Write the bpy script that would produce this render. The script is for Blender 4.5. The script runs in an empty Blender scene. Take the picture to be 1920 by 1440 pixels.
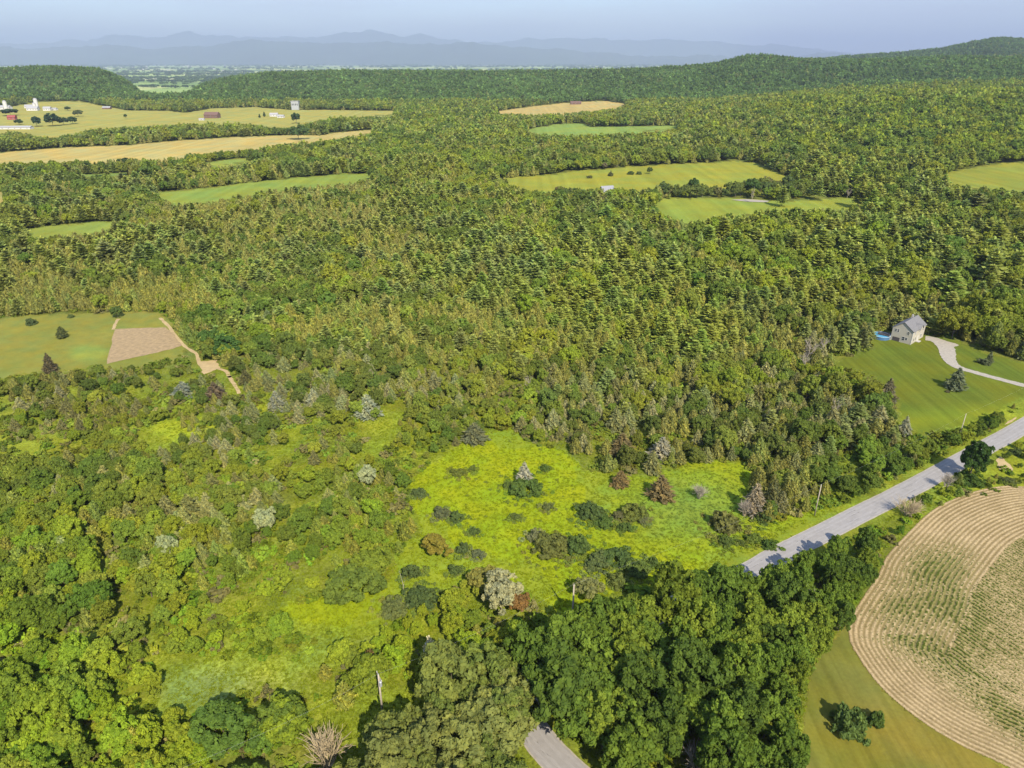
import bpy, math, random
import numpy as np
from mathutils import Vector, noise as mnoise

random.seed(7)
rng = np.random.default_rng(7)
R = math.radians
scene = bpy.context.scene
C = scene.collection

# ------------------------------------------------------------------ camera, world, sun, exposure
CAM_H = 100.0
PITCH = R(25.07)
FPX = 1300.0                                   # focal length in photo pixels (photo is 1920 wide)
cam_d = bpy.data.cameras.new("camera")
cam = bpy.data.objects.new("camera", cam_d)
C.objects.link(cam)
cam.location = (0, 0, CAM_H)
cam.rotation_euler = (math.pi / 2 - PITCH, 0, 0)
cam_d.sensor_width = 36.0
cam_d.lens = 36.0 * FPX / 1920.0
cam_d.clip_start = 1.0
cam_d.clip_end = 120000.0
scene.camera = cam

SUN_EL, SUN_SHADOW = R(42), (-0.36, 0.93)      # shadows fall away from the camera and a little left
world = bpy.data.worlds.new("World")
scene.world = world
world.use_nodes = True
wn = world.node_tree.nodes
wn.clear()
sky = wn.new("ShaderNodeTexSky")
sky.sky_type = 'NISHITA'
sky.sun_disc = False
sky.sun_elevation = SUN_EL
az = math.atan2(-SUN_SHADOW[0], -SUN_SHADOW[1])    # direction towards the sun, clockwise from +Y
sky.sun_rotation = az % (2 * math.pi)
sky.altitude = 200
sky.air_density = 1.0
sky.dust_density = 0.35
sky.ozone_density = 1.6
bg = wn.new("ShaderNodeBackground")
bg.inputs[1].default_value = 0.14
wo = wn.new("ShaderNodeOutputWorld")
# a hazy summer sky: dimmer and greyer low down, with faint drawn-out veils of cloud all round
WL = world.node_tree.links
wtc = wn.new("ShaderNodeTexCoord"); wsx = wn.new("ShaderNodeSeparateXYZ"); WL.new(wtc.outputs["Generated"], wsx.inputs[0])
wr = wn.new("ShaderNodeMapRange"); wr.interpolation_type = 'SMOOTHSTEP'
wr.inputs[1].default_value = 0.0; wr.inputs[2].default_value = 0.6; wr.inputs[3].default_value = 0.0; wr.inputs[4].default_value = 1.0
WL.new(wsx.outputs[2], wr.inputs[0])
wmix = wn.new("ShaderNodeMix"); wmix.data_type = 'RGBA'
wmix.inputs[6].default_value = (0.475, 0.49, 0.56, 1); wmix.inputs[7].default_value = (1.25, 1.25, 1.25, 1)
WL.new(wr.outputs[0], wmix.inputs[0])
wmp = wn.new("ShaderNodeMapping"); wmp.inputs["Scale"].default_value = (2.2, 2.2, 22); WL.new(wtc.outputs["Generated"], wmp.inputs[0])
wnz = wn.new("ShaderNodeTexNoise"); wnz.inputs["Scale"].default_value = 1.6; wnz.inputs["Detail"].default_value = 5; WL.new(wmp.outputs[0], wnz.inputs["Vector"])
wcr = wn.new("ShaderNodeMapRange"); wcr.inputs[1].default_value = 0.42; wcr.inputs[2].default_value = 0.68; wcr.inputs[3].default_value = 0.0; wcr.inputs[4].default_value = 0.5
WL.new(wnz.outputs[0], wcr.inputs[0])
wmu = wn.new("ShaderNodeVectorMath"); wmu.operation = 'MULTIPLY'; WL.new(sky.outputs[0], wmu.inputs[0]); WL.new(wmix.outputs[2], wmu.inputs[1])
wcl = wn.new("ShaderNodeMix"); wcl.data_type = 'RGBA'; WL.new(wcr.outputs[0], wcl.inputs[0]); WL.new(wmu.outputs[0], wcl.inputs[6])
wcl.inputs[7].default_value = (2.6, 2.6, 3.15, 1)
WL.new(wcl.outputs[2], bg.inputs[0])
world.node_tree.links.new(bg.outputs[0], wo.inputs[0])

sun_d = bpy.data.lights.new("sun", 'SUN')
sun_d.energy = 4.6
sun_d.angle = R(0.6)
sun_d.color = (1.0, 0.91, 0.74)
sun = bpy.data.objects.new("sun", sun_d)
C.objects.link(sun)
n2 = math.hypot(*SUN_SHADOW)
travel = Vector((SUN_SHADOW[0] / n2 * math.cos(SUN_EL), SUN_SHADOW[1] / n2 * math.cos(SUN_EL), -math.sin(SUN_EL)))
sun.rotation_euler = travel.to_track_quat('-Z', 'Y').to_euler()

scene.view_settings.view_transform = 'Standard'
scene.view_settings.look = 'None'
scene.view_settings.exposure = 1.19
scene.view_settings.gamma = 1.0
scene.cycles.max_bounces = 5
scene.cycles.diffuse_bounces = 3
scene.cycles.transmission_bounces = 3
scene.cycles.volume_bounces = 1
scene.cycles.transparent_max_bounces = 8

# ------------------------------------------------------------------ photo pixel <-> place
cp, sp = math.cos(PITCH), math.sin(PITCH)


def ray(px, py):
    a, b = (px - 960) / FPX, (py - 720) / FPX
    return np.array([a, cp - b * sp, -sp - b * cp])


def at(px, py, z=0.0):
    d = ray(px, py)
    t = (z - CAM_H) / d[2]
    return float(d[0] * t), float(d[1] * t)


def proj(x, y, z):
    dz = z - CAM_H
    depth = y * cp - dz * sp
    up = y * sp + dz * cp
    depth = np.maximum(depth, 1.0)
    return 960 + FPX * x / depth, 720 - FPX * up / depth, depth


def P(pts, z=0.0):
    return [at(px, py, z) for px, py in pts]


def in_poly(u, v, poly):
    u = np.asarray(u, float); v = np.asarray(v, float)
    ins = np.zeros(u.shape, bool)
    n = len(poly)
    for i in range(n):
        x1, y1 = poly[i]; x2, y2 = poly[(i + 1) % n]
        if y1 == y2:
            continue
        c = ((y1 > v) != (y2 > v)) & (u < (x2 - x1) * (v - y1) / (y2 - y1) + x1)
        ins ^= c
    return ins


def vnoise(x, y, seed=0):
    """smooth value noise on arrays, 0..1"""
    xi = np.floor(x).astype(np.int64); yi = np.floor(y).astype(np.int64)
    xf = x - xi; yf = y - yi
    xf = xf * xf * (3 - 2 * xf); yf = yf * yf * (3 - 2 * yf)

    def h(a, b):
        n = (a * 374761393 + b * 668265263 + seed * 1442695041) & 0xffffffff
        n = ((n ^ (n >> 13)) * 1274126177) & 0xffffffff
        n = (n ^ (n >> 16)) & 0xffff
        return n / 65535.0
    return (h(xi, yi) * (1 - xf) + h(xi + 1, yi) * xf) * (1 - yf) + (h(xi, yi + 1) * (1 - xf) + h(xi + 1, yi + 1) * xf) * yf


def fbm(x, y, seed=0, octv=4):
    s = 0; a = 1; t = 0
    for i in range(octv):
        s = s + a * vnoise(x * 2 ** i, y * 2 ** i, seed + i * 17); t += a; a *= 0.55
    return s / t


# ------------------------------------------------------------------ lie of the land
def bump(r, r0, rc, r1, back):
    """0 before r0, 1 at rc, falls to `back` at r1"""
    a = np.clip((r - r0) / (rc - r0), 0, 1); a = a * a * (3 - 2 * a)
    b = np.clip((r - rc) / (r1 - rc), 0, 1); b = b * b * (3 - 2 * b)
    return a * (1 - b * (1 - back))


H1 = ([-1200, -500, -200, -60, 60, 130, 180, 215, 250, 330, 380, 430, 500, 600, 750, 900, 1020, 1150, 1280, 1350, 1400, 1435, 1480, 1550, 1650, 1800, 2200, 3200],
      [40, 45, 46, 54, 66, 67, 60, 34, 2, 0, 12, 30, 46, 49, 50, 46, 51, 53, 64, 76, 97, 102, 94, 88, 90, 96, 100, 90])
H2 = ([1150, 1350, 1500, 1600, 1680, 1760, 1810, 1850, 1900, 1960, 2100, 2500, 3400], [0, 45, 92, 108, 124, 146, 178, 198, 196, 190, 180, 170, 120])
H3 = ([1180, 1300, 1400, 1500, 1700, 1920, 2300, 3000], [0, 7, 15, 23, 34, 37, 42, 40])
H4 = ([1350, 1500, 1600, 1750, 1920, 2300, 3000], [0, 12, 20, 26, 32, 40, 40])


def col(x, y):
    return 960 + 1435 * x / np.maximum(y, 60.0)


def height(x, y):
    x = np.asarray(x, float); y = np.asarray(y, float)
    r = np.hypot(x, y) * 0.35 + np.maximum(y, 0) * 0.65
    c = col(x, y)
    front = np.clip(y / 400, 0, 1)
    wob = (fbm(x / 420, y / 420, 3) - 0.5)
    z1 = np.interp(c, *H1) * bump(r + wob * 260, 1780, 2700, 3900, 0.0)
    z2 = np.interp(c, *H2) * bump(r + wob * 300, 3000, 4500, 6500, 0.0)
    z3 = np.interp(c, *H3) * bump(r + wob * 80, 740, 1350, 1850, 0.45)
    z4 = np.interp(c, *H4) * bump(r, 1500, 2050, 2700, 0.3)
    hill = np.maximum(np.maximum(z1 * 1.0, z2), z3 + z4 * 0.8)
    low = -62 * np.clip((r - 3000 + 800 * np.exp(-((c - 300) / 75) ** 4)) / 1100, 0, 1)
    rough = np.clip((r - 800) / 1500, 0, 1) * (fbm(x / 160, y / 160, 9, 3) - 0.5) * 14 * np.clip(hill / 25, 0, 1)
    return (hill + rough) * front + low * np.clip(1 - hill / 30, 0, 1)


def ground(px, py):
    """where the line of sight through a photo pixel meets the land"""
    d = ray(px, py)
    t = 60.0
    for _ in range(4000):
        p = d * t
        if CAM_H + p[2] <= float(height(p[0], p[1])):
            break
        t *= 1.004
    return float(p[0]), float(p[1]), float(height(p[0], p[1]))


# ------------------------------------------------------------------ properties, small helpers
def tag(o, label=None, cat=None, group=None, kind=None):
    if label: o["label"] = label
    if cat: o["category"] = cat
    if group: o["group"] = group
    if kind: o["kind"] = kind
    return o


def empty(name, loc=(0, 0, 0), rz=0.0):
    o = bpy.data.objects.new(name, None)
    C.objects.link(o)
    o.location = loc
    o.rotation_euler = (0, 0, rz)
    o.empty_display_size = 0.5
    return o


def link(name, me, parent=None):
    o = bpy.data.objects.new(name, me)
    C.objects.link(o)
    if parent is not None:
        o.parent = parent
    return o


def mesh_np(name, V, F, mats=(), var=None, smooth=False, tint=None):
    """V (n,3), F (m,4) quads"""
    me = bpy.data.meshes.new(name)
    V = np.asarray(V, np.float32); F = np.asarray(F, np.int32)
    me.vertices.add(len(V)); me.vertices.foreach_set("co", V.ravel())
    k = F.shape[1]
    me.loops.add(F.size); me.loops.foreach_set("vertex_index", F.ravel())
    me.polygons.add(len(F)); me.polygons.foreach_set("loop_start", np.arange(0, F.size, k, dtype=np.int32))
    if smooth:
        me.polygons.foreach_set("use_smooth", np.ones(len(F), bool))
    for m in mats:
        me.materials.append(m)
    if var is not None:
        a = me.attributes.new("var", 'FLOAT', 'FACE')
        a.data.foreach_set("value", np.asarray(var, np.float32))
    if tint is not None:
        a = me.attributes.new("tint", 'FLOAT_COLOR', 'POINT')
        t4 = np.ones((len(V), 4), np.float32); t4[:, :3] = np.asarray(tint) * 0.80
        a.data.foreach_set("color", t4.ravel())
    me.update(calc_edges=True)
    return me


class MB:
    """collects boxes, bars, prisms into one mesh"""
    def __init__(s): s.v = []; s.f = []

    def add(s, vs, fs):
        b = len(s.v); s.v += [tuple(v) for v in vs]; s.f += [tuple(i + b for i in f) for f in fs]
        return s

    def box(s, x0, x1, y0, y1, z0, z1):
        return s.add([(x0, y0, z0), (x1, y0, z0), (x1, y1, z0), (x0, y1, z0), (x0, y0, z1), (x1, y0, z1), (x1, y1, z1), (x0, y1, z1)],
                     [(0, 3, 2, 1), (4, 5, 6, 7), (0, 1, 5, 4), (1, 2, 6, 5), (2, 3, 7, 6), (3, 0, 4, 7)])

    def tube(s, p, q, r0, r1, n=6):
        p = Vector(p); q = Vector(q); d = (q - p).normalized()
        a = d.orthogonal().normalized(); b = d.cross(a)
        vs = [p + (a * math.cos(2 * math.pi * i / n) + b * math.sin(2 * math.pi * i / n)) * r0 for i in range(n)]
        vs += [q + (a * math.cos(2 * math.pi * i / n) + b * math.sin(2 * math.pi * i / n)) * r1 for i in range(n)]
        fs = [(i, (i + 1) % n, n + (i + 1) % n, n + i) for i in range(n)] + [tuple(range(n - 1, -1, -1)), tuple(range(n, 2 * n))]
        return s.add(vs, fs)

    def mesh(s, name, mat, smooth=False):
        me = bpy.data.meshes.new(name); me.from_pydata(s.v, [], s.f); me.update()
        if mat: me.materials.append(mat)
        if smooth: me.polygons.foreach_set("use_smooth", [True] * len(me.polygons))
        return me

    def build(s, name, mat, parent=None, smooth=False):
        return link(name, s.mesh(name, mat, smooth), parent)


# ------------------------------------------------------------------ materials
def mat_new(name):
    m = bpy.data.materials.new(name); m.use_nodes = True
    nt = m.node_tree; nt.nodes.clear()
    out = nt.nodes.new("ShaderNodeOutputMaterial")
    return m, nt, nt.nodes, nt.links, out


def simple(name, colr, rough=0.8, nscale=2.0, namt=0.25, metal=0.0, stretch=(1, 1, 1)):
    m, nt, N, L, out = mat_new(name)
    b = N.new("ShaderNodeBsdfPrincipled"); L.new(b.outputs[0], out.inputs[0])
    b.inputs["Roughness"].default_value = rough; b.inputs["Metallic"].default_value = metal
    tc = N.new("ShaderNodeTexCoord"); mp = N.new("ShaderNodeMapping"); mp.inputs["Scale"].default_value = stretch
    nz = N.new("ShaderNodeTexNoise"); nz.inputs["Scale"].default_value = nscale; nz.inputs["Detail"].default_value = 6
    L.new(tc.outputs["Object"], mp.inputs[0]); L.new(mp.outputs[0], nz.inputs["Vector"])
    mr = N.new("ShaderNodeMapRange"); mr.inputs[1].default_value = 0.25; mr.inputs[2].default_value = 0.75
    mr.inputs[3].default_value = 1 - namt; mr.inputs[4].default_value = 1 + namt
    L.new(nz.outputs[0], mr.inputs[0])
    mx = N.new("ShaderNodeVectorMath"); mx.operation = 'SCALE'; mx.inputs[0].default_value = [c * 0.69 for c in colr[:3]]
    L.new(mr.outputs[0], mx.inputs["Scale"]); L.new(mx.outputs[0], b.inputs["Base Color"])
    return m


def foliage_mat(name, trans=0.28):
    m, nt, N, L, out = mat_new(name)
    ti = N.new("ShaderNodeAttribute"); ti.attribute_type = 'INSTANCER'; ti.attribute_name = "tint"
    va = N.new("ShaderNodeAttribute"); va.attribute_name = "var"
    mr = N.new("ShaderNodeMapRange"); mr.inputs[3].default_value = 0.76; mr.inputs[4].default_value = 1.30
    L.new(va.outputs["Fac"], mr.inputs[0])
    sc = N.new("ShaderNodeVectorMath"); sc.operation = 'SCALE'
    L.new(ti.outputs["Vector"], sc.inputs[0]); L.new(mr.outputs[0], sc.inputs["Scale"])
    # lively leaves lean yellow, old ones blue-green
    hue = N.new("ShaderNodeMix"); hue.data_type = 'RGBA'
    hue.inputs[6].default_value = (0.93, 1.0, 1.12, 1); hue.inputs[7].default_value = (1.10, 1.02, 0.82, 1)
    L.new(va.outputs["Fac"], hue.inputs[0])
    mu = N.new("ShaderNodeVectorMath"); mu.operation = 'MULTIPLY'
    L.new(sc.outputs[0], mu.inputs[0]); L.new(hue.outputs[2], mu.inputs[1])
    d = N.new("ShaderNodeBsdfDiffuse"); t = N.new("ShaderNodeBsdfTranslucent")
    L.new(mu.outputs[0], d.inputs[0])
    ty = N.new("ShaderNodeVectorMath"); ty.operation = 'MULTIPLY'; ty.inputs[1].default_value = (1.25, 1.2, 0.6)
    L.new(mu.outputs[0], ty.inputs[0]); L.new(ty.outputs[0], t.inputs[0])
    ms = N.new("ShaderNodeMixShader"); ms.inputs[0].default_value = trans
    L.new(d.outputs[0], ms.inputs[1]); L.new(t.outputs[0], ms.inputs[2])
    L.new(ms.outputs[0], out.inputs[0])
    return m


def ground_mat(name, amp=0.35, fine=1.6, mid=0.16, big=0.03, stripe=None, bumpd=0.25):
    m, nt, N, L, out = mat_new(name)
    b = N.new("ShaderNodeBsdfDiffuse"); L.new(b.outputs[0], out.inputs[0])
    ti = N.new("ShaderNodeAttribute"); ti.attribute_name = "tint"
    geo = N.new("ShaderNodeNewGeometry")
    fac = None
    for sc_, am in ((fine, amp), (mid, amp * 0.8), (big, amp * 0.5)):
        nz = N.new("ShaderNodeTexNoise"); nz.inputs["Scale"].default_value = sc_; nz.inputs["Detail"].default_value = 5
        nz.inputs["Roughness"].default_value = 0.62
        L.new(geo.outputs["Position"], nz.inputs["Vector"])
        mr = N.new("ShaderNodeMapRange"); mr.inputs[1].default_value = 0.3; mr.inputs[2].default_value = 0.7
        mr.inputs[3].default_value = 1 - am; mr.inputs[4].default_value = 1 + am
        L.new(nz.outputs[0], mr.inputs[0])
        if fac is None:
            fac = mr.outputs[0]; nz0 = nz
        else:
            mm = N.new("ShaderNodeMath"); mm.operation = 'MULTIPLY'; L.new(fac, mm.inputs[0]); L.new(mr.outputs[0], mm.inputs[1]); fac = mm.outputs[0]
        nz1 = nz
    if stripe:
        ang, wid, am = stripe
        mp = N.new("ShaderNodeMapping"); mp.inputs["Rotation"].default_value = (0, 0, ang)
        mp.inputs["Scale"].default_value = (1 / wid, 0.02 / wid, 1)
        L.new(geo.outputs["Position"], mp.inputs[0])
        nz = N.new("ShaderNodeTexNoise"); nz.inputs["Scale"].default_value = 1.0; nz.inputs["Detail"].default_value = 3
        L.new(mp.outputs[0], nz.inputs["Vector"])
        mr = N.new("ShaderNodeMapRange"); mr.inputs[1].default_value = 0.35; mr.inputs[2].default_value = 0.65
        mr.inputs[3].default_value = 1 - am; mr.inputs[4].default_value = 1 + am
        L.new(nz.outputs[0], mr.inputs[0])
        mm = N.new("ShaderNodeMath"); mm.operation = 'MULTIPLY'; L.new(fac, mm.inputs[0]); L.new(mr.outputs[0], mm.inputs[1]); fac = mm.outputs[0]
    sc = N.new("ShaderNodeVectorMath"); sc.operation = 'SCALE'
    L.new(ti.outputs["Color"], sc.inputs[0]); L.new(fac, sc.inputs["Scale"])
    # dry / fresh hue drift
    nz = N.new("ShaderNodeTexNoise"); nz.inputs["Scale"].default_value = mid * 0.6; nz.inputs["Detail"].default_value = 4
    L.new(geo.outputs["Position"], nz.inputs["Vector"])
    mr = N.new("ShaderNodeMapRange"); mr.inputs[1].default_value = 0.35; mr.inputs[2].default_value = 0.65
    L.new(nz.outputs[0], mr.inputs[0])
    hue = N.new("ShaderNodeMix"); hue.data_type = 'RGBA'
    hue.inputs[6].default_value = (0.90, 1.0, 1.1, 1); hue.inputs[7].default_value = (1.12, 1.0, 0.85, 1)
    L.new(mr.outputs[0], hue.inputs[0])
    mu = N.new("ShaderNodeVectorMath"); mu.operation = 'MULTIPLY'
    L.new(sc.outputs[0], mu.inputs[0]); L.new(hue.outputs[2], mu.inputs[1]); L.new(mu.outputs[0], b.inputs[0])
    bp = N.new("ShaderNodeBump"); bp.inputs["Distance"].default_value = bumpd; bp.inputs["Strength"].default_value = 0.6
    L.new(nz0.outputs[0], bp.inputs["Height"]); L.new(bp.outputs[0], b.inputs["Normal"])
    return m


M_GROUND = ground_mat("undergrowth_soil", 0.4)
M_MEADOW = ground_mat("meadow_grass", 0.13, fine=2.2, mid=0.22, bumpd=0.15)
M_LAWN = ground_mat("mown_lawn", 0.10, fine=1.5, mid=0.12, stripe=(R(35), 1.6, 0.16), bumpd=0.05)
M_LAWN2 = ground_mat("house_lawn", 0.10, fine=1.5, mid=0.10, stripe=(R(-28), 1.7, 0.12), bumpd=0.05)
M_HAY = ground_mat("hay_stubble", 0.10, fine=0.5, mid=0.05, big=0.01, stripe=(R(70), 9, 0.10), bumpd=0.1)
M_LEAF = foliage_mat("leaves", 0.38)
M_BARK = simple("bark", (0.13, 0.10, 0.075), 0.9, 3.0, 0.35, stretch=(1, 1, 0.3))
M_GREYBARK = simple("weathered_grey_bark", (0.42, 0.36, 0.28), 0.9, 3.0, 0.3, stretch=(1, 1, 0.3))
M_DEADWOOD = simple("dead_pale_wood", (0.42, 0.33, 0.19), 0.9, 1.5, 0.3)
M_ASPHALT = simple("worn_grey_asphalt", (0.30, 0.29, 0.30), 0.85, 0.8, 0.14)
M_GRAVEL = simple("pale_gravel", (0.37, 0.33, 0.27), 0.95, 1.2, 0.2)
M_TAN = simple("tilled_tan_soil", (0.335, 0.235, 0.115), 0.95, 0.7, 0.28)
M_SAND = simple("bare_sandy_dirt", (0.44, 0.32, 0.15), 0.95, 0.5, 0.2)
M_POLE = simple("weathered_pole_wood", (0.40, 0.34, 0.26), 0.85, 4, 0.2, stretch=(1, 1, 0.2))
M_METAL = simple("grey_steel", (0.55, 0.56, 0.57), 0.4, 4, 0.08, 0.4)
M_WHITE = simple("white_paint", (0.62, 0.60, 0.56), 0.6, 3, 0.05)
M_SIDING = simple("beige_siding", (0.46, 0.42, 0.34), 0.7, 1.5, 0.05, stretch=(0.2, 0.2, 6))
M_ROOF = simple("grey_asphalt_shingle", (0.17, 0.165, 0.17), 0.9, 2.5, 0.2)
M_GLASS = simple("dark_window_glass", (0.04, 0.05, 0.06), 0.12, 1, 0.2)
M_DECK = simple("dark_stained_deck", (0.07, 0.06, 0.06), 0.8, 3, 0.25, stretch=(6, 1, 1))
M_POOLW = simple("pool_water", (0.10, 0.38, 0.62), 0.08, 1.5, 0.12)
M_POOLR = simple("pool_rim_pale_blue", (0.45, 0.60, 0.68), 0.4, 1, 0.06)
M_POOLS = simple("pool_side_blue", (0.07, 0.16, 0.30), 0.5, 1, 0.1)
M_REDBARN = simple("red_barn_paint", (0.30, 0.06, 0.05), 0.8, 2, 0.15)
M_BROWNW = simple("brown_barn_boards", (0.16, 0.09, 0.07), 0.9, 2, 0.2)
M_WHITEROOF = simple("pale_metal_roof", (0.38, 0.37, 0.37), 0.5, 1, 0.08)
M_PALEROOF = simple("faded_grey_roof", (0.27, 0.27, 0.30), 0.6, 1, 0.1)
M_STONE = simple("pale_stone", (0.45, 0.42, 0.38), 0.9, 3, 0.2)

# ------------------------------------------------------------------ outlines of the open land, as seen in the photograph
FIELDS = {
    "farm_field": ([(-300, 225), (0, 204), (70, 191), (150, 190), (200, 200), (240, 207), (320, 208), (345, 212), (400, 203), (480, 201), (545, 206), (600, 206), (742, 208), (738, 215),
                    (620, 219), (570, 230), (545, 238), (500, 235), (420, 229), (345, 231), (250, 236), (175, 240), (140, 250), (100, 257), (70, 255), (40, 246), (0, 245), (-300, 262)],
                   (0.34, 0.32, 0.09), M_HAY),
    "hay_field": ([(-400, 300), (0, 286), (120, 277), (240, 272), (330, 264), (440, 257), (560, 253), (600, 254), (620, 250), (700, 243), (706, 248), (640, 258), (600, 263), (560, 265),
                   (480, 275), (400, 283), (300, 295), (215, 297), (150, 299), (60, 301), (0, 303), (-400, 318)], (0.44, 0.36, 0.13), M_HAY),
    "stubble_field": ([(930, 209), (1000, 199), (1060, 193), (1130, 189), (1180, 196), (1150, 203), (1070, 210), (1000, 213), (930, 213)], (0.44, 0.345, 0.13), M_HAY),
    "green_field": ([(980, 244), (1045, 233), (1090, 231), (1110, 238), (1200, 237), (1275, 235), (1270, 241), (1180, 247), (1080, 252), (1010, 250)], (0.22, 0.30, 0.07), M_HAY),
    "pasture": ([(290, 361), (400, 351), (470, 342), (560, 333), (650, 325), (704, 327), (690, 335), (600, 344), (500, 352), (430, 365), (380, 378), (300, 372)], (0.225, 0.285, 0.055), M_HAY),
    "pasture.a": ([(375, 307), (420, 300), (478, 297), (470, 303), (400, 311)], (0.24, 0.29, 0.06), M_HAY),
    "pasture.b": ([(35, 433), (110, 422), (225, 414), (238, 418), (180, 430), (110, 438), (60, 441)], (0.24, 0.285, 0.055), M_HAY),
    "pasture.c": ([(100, 329), (200, 326), (330, 317), (340, 320), (200, 331), (100, 334)], (0.20, 0.26, 0.06), M_HAY),
    "pasture.d": ([(-200, 372), (0, 360), (10, 362), (5, 382), (-200, 392)], (0.34, 0.30, 0.10), M_HAY),
    "open_field": ([(938, 335), (1000, 330), (1100, 319), (1180, 313), (1300, 306), (1370, 303), (1420, 305), (1462, 326), (1500, 343), (1440, 346), (1380, 350), (1330, 348), (1290, 342), (1240, 345), (1200, 352),
                    (1150, 350), (1110, 352), (1060, 349), (1020, 357), (990, 352), (960, 343)], (0.275, 0.285, 0.045), M_HAY),
    "open_field.a": ([(1225, 382), (1240, 373), (1360, 371), (1440, 377), (1520, 376), (1600, 368), (1628, 383), (1540, 388), (1460, 386), (1400, 392), (1330, 405), (1290, 412), (1240, 400)],
                     (0.24, 0.28, 0.045), M_HAY),
    "open_field.b": ([(1758, 330), (1800, 318), (1870, 308), (1930, 304), (2200, 296), (2200, 370), (1930, 356), (1850, 347), (1790, 340)], (0.25, 0.265, 0.045), M_HAY),
    "left_meadow": ([(-300, 600), (0, 596), (60, 590), (200, 585), (300, 585), (325, 605), (345, 640), (352, 655), (335, 665), (262, 682), (215, 684), (180, 682), (120, 692), (60, 698), (0, 706), (-300, 722)],
                    (0.20, 0.22, 0.04), M_MEADOW),
    "house_lawn": ([(1556, 682), (1600, 664), (1640, 652), (1632, 640), (1634, 622), (1660, 618), (1740, 628), (1800, 640), (1850, 662), (1930, 682), (2150, 730), (2150, 760), (1985, 735), (1930, 742), (1880, 764), (1830, 789),
                    (1790, 804), (1730, 812), (1690, 800), (1685, 755), (1640, 705), (1600, 692)], (0.125, 0.155, 0.032), M_LAWN2),
    "lawn": ([(1596, 1160), (1560, 1200), (1520, 1250), (1508, 1330), (1500, 1440), (1490, 1700), (2400, 1700), (1925, 1455), (1800, 1395), (1720, 1345), (1650, 1285), (1600, 1215)],
             (0.215, 0.215, 0.035), M_LAWN),
    "meadow": ([(840, 845), (905, 815), (960, 800), (1005, 835), (1060, 848), (1095, 882), (1180, 888), (1240, 890), (1290, 868), (1390, 866), (1410, 885), (1400, 930), (1440, 985), (1500, 960), (1570, 948),
                (1520, 990), (1440, 1028), (1370, 1062), (1330, 1075), (1230, 1095), (1170, 1105), (1110, 1130), (1075, 1160), (1030, 1135), (985, 1100), (930, 1075), (880, 1080), (800, 1130), (720, 1165),
                (640, 1180), (560, 1165), (520, 1140), (600, 1120), (640, 1130), (720, 1090), (745, 1040), (790, 1000), (775, 960), (770, 910), (795, 880)],
               (0.25, 0.31, 0.012), M_MEADOW),
}
CORN = [(2300, 930), (2050, 915), (1920, 912), (1880, 911), (1830, 920), (1780, 938), (1740, 962), (1700, 1000), (1662, 1042), (1645, 1078), (1618, 1118), (1594, 1158), (1590, 1190), (1602, 1222), (1650, 1288), (1720, 1348),
        (1800, 1398), (1925, 1458), (2400, 1720)]
PLOT = [(215, 617), (312, 614), (327, 628), (341, 648), (322, 655), (200, 682)]
TAN2 = [(370, 679), (405, 675), (412, 690), (382, 703)]
GRASSY = [(0.26, 0.31, 0.03, 300, 1200, 260, 90), ]

# road centre line (photo pixels on flat ground)
ROAD_PX = [(2500, 500), (2200, 655), (2050, 722), (1920, 799), (1840, 843), (1760, 887), (1680, 930), (1600, 970), (1530, 1006), (1462, 1040), (1392, 1080), (1290, 1128), (1180, 1168), (1090, 1205), (1012, 1244), (980, 1284), (982, 1335), (1010, 1385),
           (1060, 1440), (1130, 1500), (1260, 1600)]
ROAD = np.array(P(ROAD_PX))
ROAD[0] = ROAD[1] + (ROAD[1] - ROAD[2]) * 3


def smooth_line(pts, n=8):
    pts = np.asarray(pts, float); out = []
    q = np.vstack([2 * pts[0] - pts[1], pts, 2 * pts[-1] - pts[-2]])
    for i in range(1, len(q) - 2):
        for t in np.linspace(0, 1, n, endpoint=False):
            out.append(0.5 * ((2 * q[i]) + (-q[i - 1] + q[i + 1]) * t + (2 * q[i - 1] - 5 * q[i] + 4 * q[i + 1] - q[i + 2]) * t * t + (-q[i - 1] + 3 * q[i] - 3 * q[i + 1] + q[i + 2]) * t ** 3))
    out.append(pts[-1])
    return np.array(out)


ROADL = smooth_line(ROAD, 8)
DRIVE_PX = [(1735, 634), (1752, 637), (1768, 645), (1776, 658), (1778, 670), (1786, 682), (1800, 690), (1830, 699), (1870, 710), (1920, 723), (2000, 742), (2080, 758)]
DRIVEL = smooth_line(P(DRIVE_PX), 6)


def dist_line(x, y, line):
    d = np.full(np.shape(x), 1e9)
    for a, b in zip(line[:-1], line[1:]):
        ab = b - a; l2 = max(ab @ ab, 1e-9)
        t = np.clip(((x - a[0]) * ab[0] + (y - a[1]) * ab[1]) / l2, 0, 1)
        d = np.minimum(d, np.hypot(x - a[0] - t * ab[0], y - a[1] - t * ab[1]))
    return d


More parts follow.
